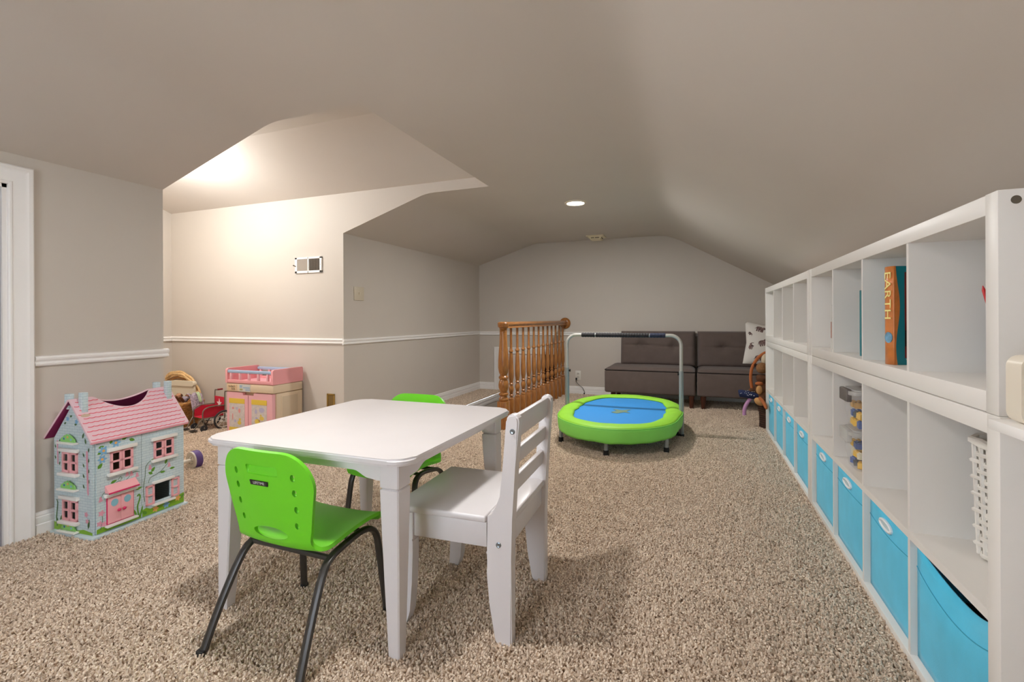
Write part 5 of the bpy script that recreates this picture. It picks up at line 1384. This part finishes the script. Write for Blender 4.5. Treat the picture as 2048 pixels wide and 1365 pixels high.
    gab(frond, 'painted_gable_frond', GRD, -0.0011)
dollhouse()

# purple toy roller on the carpet behind the dollhouse ----------------------
t = thing('toy_roller', 'toy roller wheel with purple rim and grey hub behind the dollhouse', 'toy', (-3.16, 2.24, 0.0605))
t.rotation_euler = (0, 0, math.radians(84))
M = frame((0, 0, 0), (0, 1, 0), (0, 0, 1))     # axis = +x
GRYP = mat('toy_grey_plastic', (206, 198, 184), 0.45); VIOL = mat('toy_purple', (92, 66, 128), 0.45)
MB().lathe([(0.058, 0.006), (0.060, 0.012), (0.060, 0.045), (0.056, 0.05), (0.0, 0.05)], 32, M=M).build('rim', VIOL, t)
MB().lathe([(0.0, -0.004), (0.018, -0.006), (0.022, -0.002), (0.026, 0.003), (0.046, 0.0), (0.054, -0.002), (0.058, 0.006), (0.0, 0.008)], 32, M=M, cap=False).build('hub_disc', GRYP, t)
MB().lathe([(0.012, -0.16), (0.012, -0.005)], 14, M=M).build('axle', mat('toy_white_plastic', (226, 218, 204), 0.45), t)
for k in range(6):
    a = k * math.pi / 3
    MB().tube([(-0.004, 0.016 * math.cos(a), 0.016 * math.sin(a)), (-0.004, 0.028 * math.cos(a), 0.028 * math.sin(a))], 0.0028, 6).build('spoke', mat('toy_hub_dark', (150, 142, 130), 0.5), t)

# ================================================================== TOY CHANGING TABLE
def changing_table():
    X0, X1, Y0, Y1 = -3.838, -3.296, 3.033, 3.362
    t = thing('toy_changing_table', 'pink and beige plastic toy changing table with cupboard doors', 'toy furniture', ((X0 + X1) / 2, Y0, 0))
    w = (X1 - X0) / 2; dp = Y1 - Y0
    PK = mat('toy_pink_plastic', (236, 164, 168), 0.4); PKL = mat('toy_light_pink', (240, 182, 190), 0.4); BEI = mat('toy_beige_plastic', (224, 204, 176), 0.42); BLU = mat('toy_blue_plastic', (166, 188, 216), 0.4)
    # cabinet
    MB().box(-w + 0.010, w - 0.002, 0.045, dp, 0.012, 0.375, 0.008).build('cabinet_body', BEI, t)
    MB().box(-w, w + 0.002, 0.004, dp, 0.378, 0.452, 0.010, 3).build('cabinet_top', BEI, t)
    MB().box(-w + 0.004, w - 0.002, 0.03, dp - 0.004, 0.0, 0.0115, 0.003).build('plinth', BEI, t)
    MB().box(w - 0.003, w + 0.001, 0.09, dp - 0.05, 0.03, 0.355, 0.002).build('side_panel_rim', BEI, t)
    MB().box(w + 0.0005, w + 0.0025, 0.10, dp - 0.06, 0.04, 0.345, 0.001).build('side_panel', mat('toy_beige_dark', (206, 188, 162), 0.45), t)
    for s, (a, b) in ((-1, (-w + 0.004, -0.018)), (1, (-0.012, w - 0.016))):
        poly = [(a, 0.016), (b, 0.016)]
        if s < 0: poly += [(b, 0.352), (b - 0.058, 0.352), (b - 0.062, 0.374), (a, 0.374)]
        else: poly += [(b, 0.374), (a + 0.062, 0.374), (a + 0.058, 0.352), (a, 0.352)]
        d = MB().prism(poly, 0.010, 0.042, 'y').build('cupboard_door', PKL, t)
        p0, p1 = (a + 0.030, b - 0.040) if s < 0 else (a + 0.036, b - 0.060)
        MB().box(p0, p1, 0.0085, 0.0102, 0.030, 0.318).build('picture_panel', mat('print_pale', (214, 206, 204), 0.5, var=0.10, vscale=60), d)
        for z0, z1 in ((0.278, 0.320), (0.028, 0.070)):
            MB().box(p0 - 0.001, p1 + 0.001, 0.0072, 0.0095, z0, z1).build('yellow_band', mat('print_yellow', (232, 200, 76), 0.5), d)
        pc = (p0 + p1) / 2; pr = MB(); pb = MB(); py = MB()
        def ellp(mb_, cx, cz, rx, rz_):
            n = 14; mb_.add([(cx + rx * math.cos(2 * math.pi * k / n), 0.0078, cz + rz_ * math.sin(2 * math.pi * k / n)) for k in range(n)], [tuple(range(n))])
        if s < 0:
            ellp(py, pc + 0.030, 0.112, 0.022, 0.018); ellp(py, pc + 0.036, 0.140, 0.012, 0.012); ellp(pr, pc - 0.045, 0.235, 0.012, 0.010); ellp(pr, pc - 0.05, 0.16, 0.006, 0.03); ellp(pr, pc + 0.03, 0.215, 0.012, 0.02); ellp(pb, pc + 0.0, 0.235, 0.012, 0.012); ellp(pb, pc - 0.02, 0.125, 0.012, 0.014)
        else:
            ellp(py, pc - 0.02, 0.135, 0.030, 0.024); ellp(py, pc + 0.03, 0.165, 0.026, 0.018); ellp(py, pc + 0.02, 0.19, 0.01, 0.008); ellp(pb, pc + 0.03, 0.235, 0.03, 0.022); ellp(pb, pc - 0.035, 0.22, 0.014, 0.02); ellp(pb, pc - 0.03, 0.165, 0.012, 0.01); ellp(pr, pc + 0.005, 0.145, 0.008, 0.008)
        py.build('printed_duck', mat('print_duck', (232, 206, 96), 0.5), d, smooth=0, fix=False); pr.build('printed_pink', mat('print_rose', (226, 150, 150), 0.5), d, smooth=0, fix=False); pb.build('printed_blue', mat('print_blue', (190, 186, 214), 0.5), d, smooth=0, fix=False)
    # stickers
    st = MB().box(-w + 0.022, -w + 0.130, 0.0026, 0.0042, 0.392, 0.440).build('sticker', mat('sticker_tan', (222, 190, 154), 0.5), t)
    INK = mat('ink_black', (40, 36, 34), 0.5)
    text_mb("today's", 0.028, 0.0002, frame((-w + 0.073, 0.0022, 0.425), (1, 0, 0), (0, 0, 1))).build('sticker_lettering', INK, st, smooth=0)
    text_mb("kids", 0.028, 0.0002, frame((-w + 0.090, 0.0022, 0.403), (1, 0, 0), (0, 0, 1))).build('sticker_lettering', INK, st, smooth=0)
    s2 = MB().box(-w + 0.160, -w + 0.288, 0.0026, 0.0042, 0.384, 0.446).build('sticker', mat('sticker_grey', (206, 206, 204), 0.5), t)
    mb = MB()
    for x0, x1, z0, z1 in ((0.206, 0.280, 0.412, 0.424), (0.232, 0.282, 0.392, 0.405)): mb.box(-w + x0, -w + x1, 0.0018, 0.0028, z0, z1)
    mb.box(-w + 0.166, -w + 0.194, 0.0018, 0.0028, 0.418, 0.438); mb.build('sticker_mark', mat('sticker_blue', (160, 182, 204), 0.5), s2)
    MB().box(-w + 0.166, -w + 0.198, 0.0018, 0.0028, 0.394, 0.408).build('sticker_mark', mat('sticker_olive', (176, 168, 104), 0.5), s2)
    # pink crib on top
    def side_poly(): return [(0.0, 0.4535), (dp, 0.4535), (dp, 0.565)] + [(dp - 0.015 + 0.015 * math.cos(math.radians(a)), 0.565 + 0.015 * math.sin(math.radians(a))) for a in (30, 60, 90)] + [(0.02 + 0.02 * math.cos(math.radians(a)), 0.560 + 0.02 * math.sin(math.radians(a))) for a in (90, 120, 150, 180)]
    for x0, x1 in ((-w - 0.002, -w + 0.022), (w - 0.018, w + 0.004)): MB().prism(side_poly(), x0, x1, 'x').build('crib_side', PK, t)
    for ya, yb in ((0.0005, 0.022), (dp - 0.022, dp - 0.0005)):
        cr = MB().box(-w + 0.0225, w - 0.0185, ya, yb, 0.4535, 0.482, 0.003).build('crib_rail', PK, t)
        for k in range(5):
            x = -w + 0.05 + k * (2 * w - 0.12) / 4 + 0.006
            MB().box(x - 0.011, x + 0.011, ya + 0.002, yb - 0.002, 0.482, 0.545, 0.004).build('crib_slat', PKL, cr)
        MB().box(-w + 0.0225, w - 0.0185, ya - 0.001, yb + 0.001, 0.540, 0.566, 0.006).build('blue_rail', BLU, t)
    MB().box(-w + 0.0225, w - 0.0185, 0.0225, dp - 0.0225, 0.4535, 0.461).build('crib_floor', PKL, t)
changing_table()

# ================================================================== DOLL WHEELCHAIR
def wheelchair():
    t = thing('doll_wheelchair', 'red doll wheelchair with a white star on its back', 'toy wheelchair', (-4.165, 3.13, 0), math.radians(258)); t.scale = (1.05, 1.05, 1.05)
    # local: x = forward, y = left
    RED = mat('red_fabric', (190, 22, 52), 0.7); TUB = mat('wheelchair_tube', (140, 134, 124), 0.32, 0.7); TYR = mat('dark_tyre', (48, 48, 52), 0.6)
    W = 0.085
    for s in (-1, 1):
        fr = MB().tube(smooth_path([(-0.135, W * s, 0.325), (-0.095, W * s, 0.325), (-0.085, W * s, 0.31), (-0.085, W * s, 0.11), (-0.08, W * s, 0.075)], 4), 0.0052, 8).build('back_tube', TUB, t)
        MB().tube([(-0.150, W * s, 0.326), (-0.105, W * s, 0.326)], 0.0078, 8).build('push_grip', mat('grip_red', (140, 30, 40), 0.5), fr)
        MB().tube(smooth_path([(-0.085, W * s, 0.205), (-0.02, W * s, 0.21), (0.05, W * s, 0.205), (0.09, W * s, 0.18), (0.095, W * s, 0.12), (0.10, W * s, 0.10)], 4), 0.0052, 8).build('arm_tube', TUB, t)
        MB().tube([(-0.085, W * s, 0.115), (0.10, W * s, 0.115)], 0.0048, 8).build('seat_tube', TUB, t)
        lt = MB().tube(smooth_path([(0.095, W * s, 0.115), (0.12, W * s * 0.9, 0.08), (0.15, W * s * 0.8, 0.032)], 4), 0.0048, 8).build('leg_tube', TUB, t)
        MB().box(0.138, 0.185, W * s * 0.8 - 0.030, W * s * 0.8 + 0.030, 0.020, 0.028, 0.003).build('footplate', LEGGREY, lt)
        M = frame((-0.065, W * s + 0.020 * s, 0.083), (1, 0, 0), (0, 0, 1))
        tor = [(-0.065 + 0.076 * math.cos(a), W * s + 0.022 * s, 0.083 + 0.076 * math.sin(a)) for a in [2 * math.pi * k / 28 for k in range(28)]]
        wh = MB().tube(tor, 0.0075, 8, closed=True).build('drive_wheel', TYR, t)
        rim = [(-0.065 + 0.062 * math.cos(a), W * s + 0.022 * s, 0.083 + 0.062 * math.sin(a)) for a in [2 * math.pi * k / 24 for k in range(24)]]
        MB().tube(rim, 0.0035, 6, closed=True).build('wheel_rim', mat('rim_white', (214, 208, 198), 0.4), wh)
        for k in range(8):
            a = k * math.pi / 4
            MB().tube([(-0.065, W * s + 0.022 * s, 0.083), (-0.065 + 0.07 * math.cos(a), W * s + 0.022 * s, 0.083 + 0.07 * math.sin(a))], 0.0022, 5).build('spoke', mat('rim_white', (214, 208, 198), 0.4), wh)
        MB().tube([(-0.065, W * s, 0.083), (-0.065, W * s + 0.03 * s, 0.083)], 0.008, 8).build('hub', TUB, wh)
        cs = [(0.085 + 0.024 * math.cos(a), W * s, 0.030 + 0.024 * math.sin(a)) for a in [2 * math.pi * k / 18 for k in range(18)]]
        cw_ = MB().tube(cs, 0.0062, 6, closed=True).lathe([(0.022, -0.007), (0.022, 0.007)], 18, frame((0.085, W * s, 0.030), (1, 0, 0), (0, 0, 1))).build('caster', TYR, t)
        MB().tube([(0.088, W * s, 0.11), (0.086, W * s, 0.05), (0.085, W * s + 0.010, 0.030)], 0.005, 6).build('caster_fork', TUB, cw_)
        MB().add([(-0.08, W * s * 0.96, 0.118), (0.085, W * s * 0.96, 0.118), (0.085, W * s * 0.96, 0.175), (0.03, W * s * 0.96, 0.205), (-0.08, W * s * 0.96, 0.20)], [(0, 1, 2, 3, 4)]).build('side_panel', RED, t, smooth=0)
    MB().add([(-0.080, -W, 0.118), (0.096, -W, 0.118), (0.096, W, 0.118), (-0.080, W, 0.118), (0.02, -W * 0.5, 0.106), (0.02, W * 0.5, 0.106)], [(0, 1, 4), (1, 2, 5, 4), (2, 3, 5), (3, 0, 4, 5)]).build('seat', RED, t, smooth=0)
    bk = MB().box(-0.088, -0.081, -W, W, 0.14, 0.275, 0.003).build('backrest', RED, t)
    star = [(0.001 + (0.046 if k % 2 == 0 else 0.018) * math.sin(k * math.pi / 5), 0.212 + (0.046 if k % 2 == 0 else 0.018) * math.cos(k * math.pi / 5)) for k in range(10)]
    MB().prism(star, -0.0805, -0.0790, 'x').build('star', mat('star_white', (236, 226, 224), 0.7), bk)
    for z in (0.06, 0.10): MB().tube([(-0.05, -W, z), (0.07, W, 0.16 - z)], 0.004, 6).build('cross_brace', LEGGREY, t)
wheelchair()

# ================================================================== BASKETS AND DOLLS IN THE ALCOVE
WICK = mat('honey_wicker', (190, 138, 78), 0.6, var=0.3, vscale=60); WICKL = mat('pale_wicker', (222, 184, 130), 0.55, var=0.2, vscale=40)
def square_basket():
    t = thing('wicker_basket', 'square honey wicker basket holding the pile of dolls', 'basket', (-4.50, 3.10, 0), math.radians(8))
    n = 9; H = 0.225; h0, h1 = 0.085, 0.135
    def pt(side, u, z):
        s = h0 + (h1 - h0) * z / H; a = (2 * u - 1) * s
        return {0: (a, -s, z), 1: (s, a, z), 2: (-a, s, z), 3: (-s, -a, z)}[side]
    for k in range(15):
        z = 0.008 + k * 0.0145; ring = []
        for sd in range(4):
            for j in range(n):
                p = Vector(pt(sd, (j + 0.5) / n, z)); c = Vector((0, 0, z)); ring.append(p + (p - c).normalized() * (0.004 if (j + k) % 2 else -0.003))
        MB().tube(ring, 0.0066, 5, closed=True).build('weaver', WICK, t)
    for sd in range(4):
        for j in range(n): MB().tube([pt(sd, (j + 0.5) / n, 0.004), pt(sd, (j + 0.5) / n, H)], 0.005, 5).build('stake', WICK, t)
    MB().box(-h0, h0, -h0, h0, 0.002, 0.01).build('basket_floor', WICK, t)
    MB().box(-0.105, 0.105, -0.105, 0.105, 0.165, 0.205, 0.018, 3).build('padding', mat('basket_padding', (112, 82, 58), 0.95), t)
    for q in (0, 1): MB().tube([pt(sd, (j + 0.5) / 6, H + 0.004 + 0.006 * q) for sd in range(4) for j in range(6)], 0.010, 6, closed=True).build('rim', WICK, t)
square_basket()
def round_basket():
    t = thing('round_wicker_basket', 'large round pale wicker basket leaning behind the dolls', 'basket', (-4.83, 3.335, 0))
    R = 0.33; cx, cz = -0.05, 0.15
    for q, (r, y) in enumerate(((R, 0.0), (R - 0.018, -0.012), (R - 0.036, -0.002), (R - 0.030, 0.018))):
        ring = []
        for k in range(60):
            a = 2 * math.pi * k / 60; rr = r + 0.004 * math.sin(14 * a + q * 1.6)
            z = cz + rr * math.sin(a)
            ring.append((cx + rr * math.cos(a), y + 0.004 * math.cos(14 * a + q * 1.6), max(0.012, z)))
        MB().tube(ring, 0.0125, 6, closed=True).build('rim_cane', WICKL, t)
    for k in range(8):
        r = R - 0.06 - k * 0.03
        ring = [(cx + r * math.cos(a), 0.012 + 0.0005 * k, max(0.012, cz + r * math.sin(a))) for a in [2 * math.pi * q / 48 for q in range(48)]]
        MB().tube(ring, 0.0115, 5, closed=True).build('coil', WICK, t)
round_basket()
t = thing('toy_high_chair_back', 'cream plastic toy seat back standing between the dolls and round basket', 'toy furniture', (-4.73, 3.283, 0))
CRM = mat('cream_toy_plastic', (226, 214, 190), 0.42)
MB().prism(rrect(-0.16, 0.155, 0.16, 0.395, 0.04), -0.006, 0.012, 'y').build('back_panel', CRM, t)
MB().prism(rrect(-0.168, 0.165, 0.352, 0.402, 0.022), -0.018, 0.016, 'y').build('top_roll', CRM, t)
for x in (-0.13, 0.09): MB().box(x, x + 0.03, -0.006, 0.012, 0.0, 0.2, 0.006).build('leg', CRM, t)
def doll(label, loc, rz, dress, hairc, skin, cloth2):
    t = thing('rag_doll', label, 'doll', loc, rz, 'dolls piled in the wicker basket'); t.rotation_euler = (math.radians(-62), 0, rz); t.scale = (0.62, 0.62, 0.62)
    SK = mat('doll_skin_%d' % skin[0], skin, 0.7); DR = mat('doll_dress_%d_%d' % (dress[0], dress[1]), dress, 0.9, var=0.35 if cloth2 else 0.05, vscale=55)
    blob([[((0, 0, 0.0), 0.045), ((0, 0, 0.05), 0.05), ((0.0, 0.0, 0.095), 0.032)], [((0, 0, 0.05), 0.05), ((0.06, -0.02, 0.06), 0.022), ((0.11, -0.05, 0.03), 0.018)], [((0, 0, 0.05), 0.05), ((-0.06, -0.02, 0.06), 0.022), ((-0.10, -0.05, 0.03), 0.018)]], 'dress', DR, t, sub=2)
    h = MB().ellipsoid((0, -0.01, 0.125), (0.036, 0.036, 0.040), 14, 10).build('head', SK, t)
    MB().ellipsoid((0, 0.006, 0.137), (0.041, 0.036, 0.038), 14, 10).build('hair', mat('doll_hair_%d' % hairc[0], hairc, 0.9, bump=0.6, bscale=160), h)
    for s in (-1, 1): MB().ellipsoid((0.013 * s, -0.044, 0.127), (0.004, 0.003, 0.005), 8, 6).build('eye', BLACK, h)
    for s in (-1, 1):
        MB().tube([(0.025 * s, -0.01, 0.0), (0.03 * s, -0.075, -0.015), (0.035 * s, -0.125, -0.035)], [0.02, 0.018, 0.02], 10).build('leg', SK, t)
doll('doll in a grey patterned dress with brown legs lying in the basket', (-4.435, 3.065, 0.247), math.radians(12), (150, 140, 150), (52, 40, 36), (128, 82, 54), True)
doll('doll in a bright pink dress lying in the basket', (-4.572, 3.055, 0.247), math.radians(-8), (232, 130, 172), (96, 62, 40), (190, 140, 104), False)
t = thing('cloth_bundle', 'pale green and lilac cloth draped over the basket edge', 'cloth', (-4.352, 3.125, 0.238)); t.scale = (0.62, 1.0, 0.9)
def drape(u, v):
    a = u * 1.0
    return (-0.05 + 0.13 * u + 0.01 * math.sin(9 * v), 0.06 * (v - 0.5) * 2, 0.075 - 0.16 * u * u * u + 0.012 * math.sin(12 * v + 3 * u) + 0.01)
o = MB().grid(drape, 16, 16).build('cloth', mat('lilac_print', (168, 152, 164), 0.9, var=0.5, vscale=60), t, fix=False); o.modifiers.new('thick', 'SOLIDIFY').thickness = 0.003
o = MB().grid(lambda u, v: (0.0 + 0.085 * u, 0.02 + 0.03 * (v - 0.5), 0.10 - 0.10 * u * u + 0.006 * math.sin(9 * v)), 10, 6).build('ribbon', mat('pale_green_cloth', (186, 206, 166), 0.9), t, fix=False); o.modifiers.new('thick', 'SOLIDIFY').thickness = 0.003
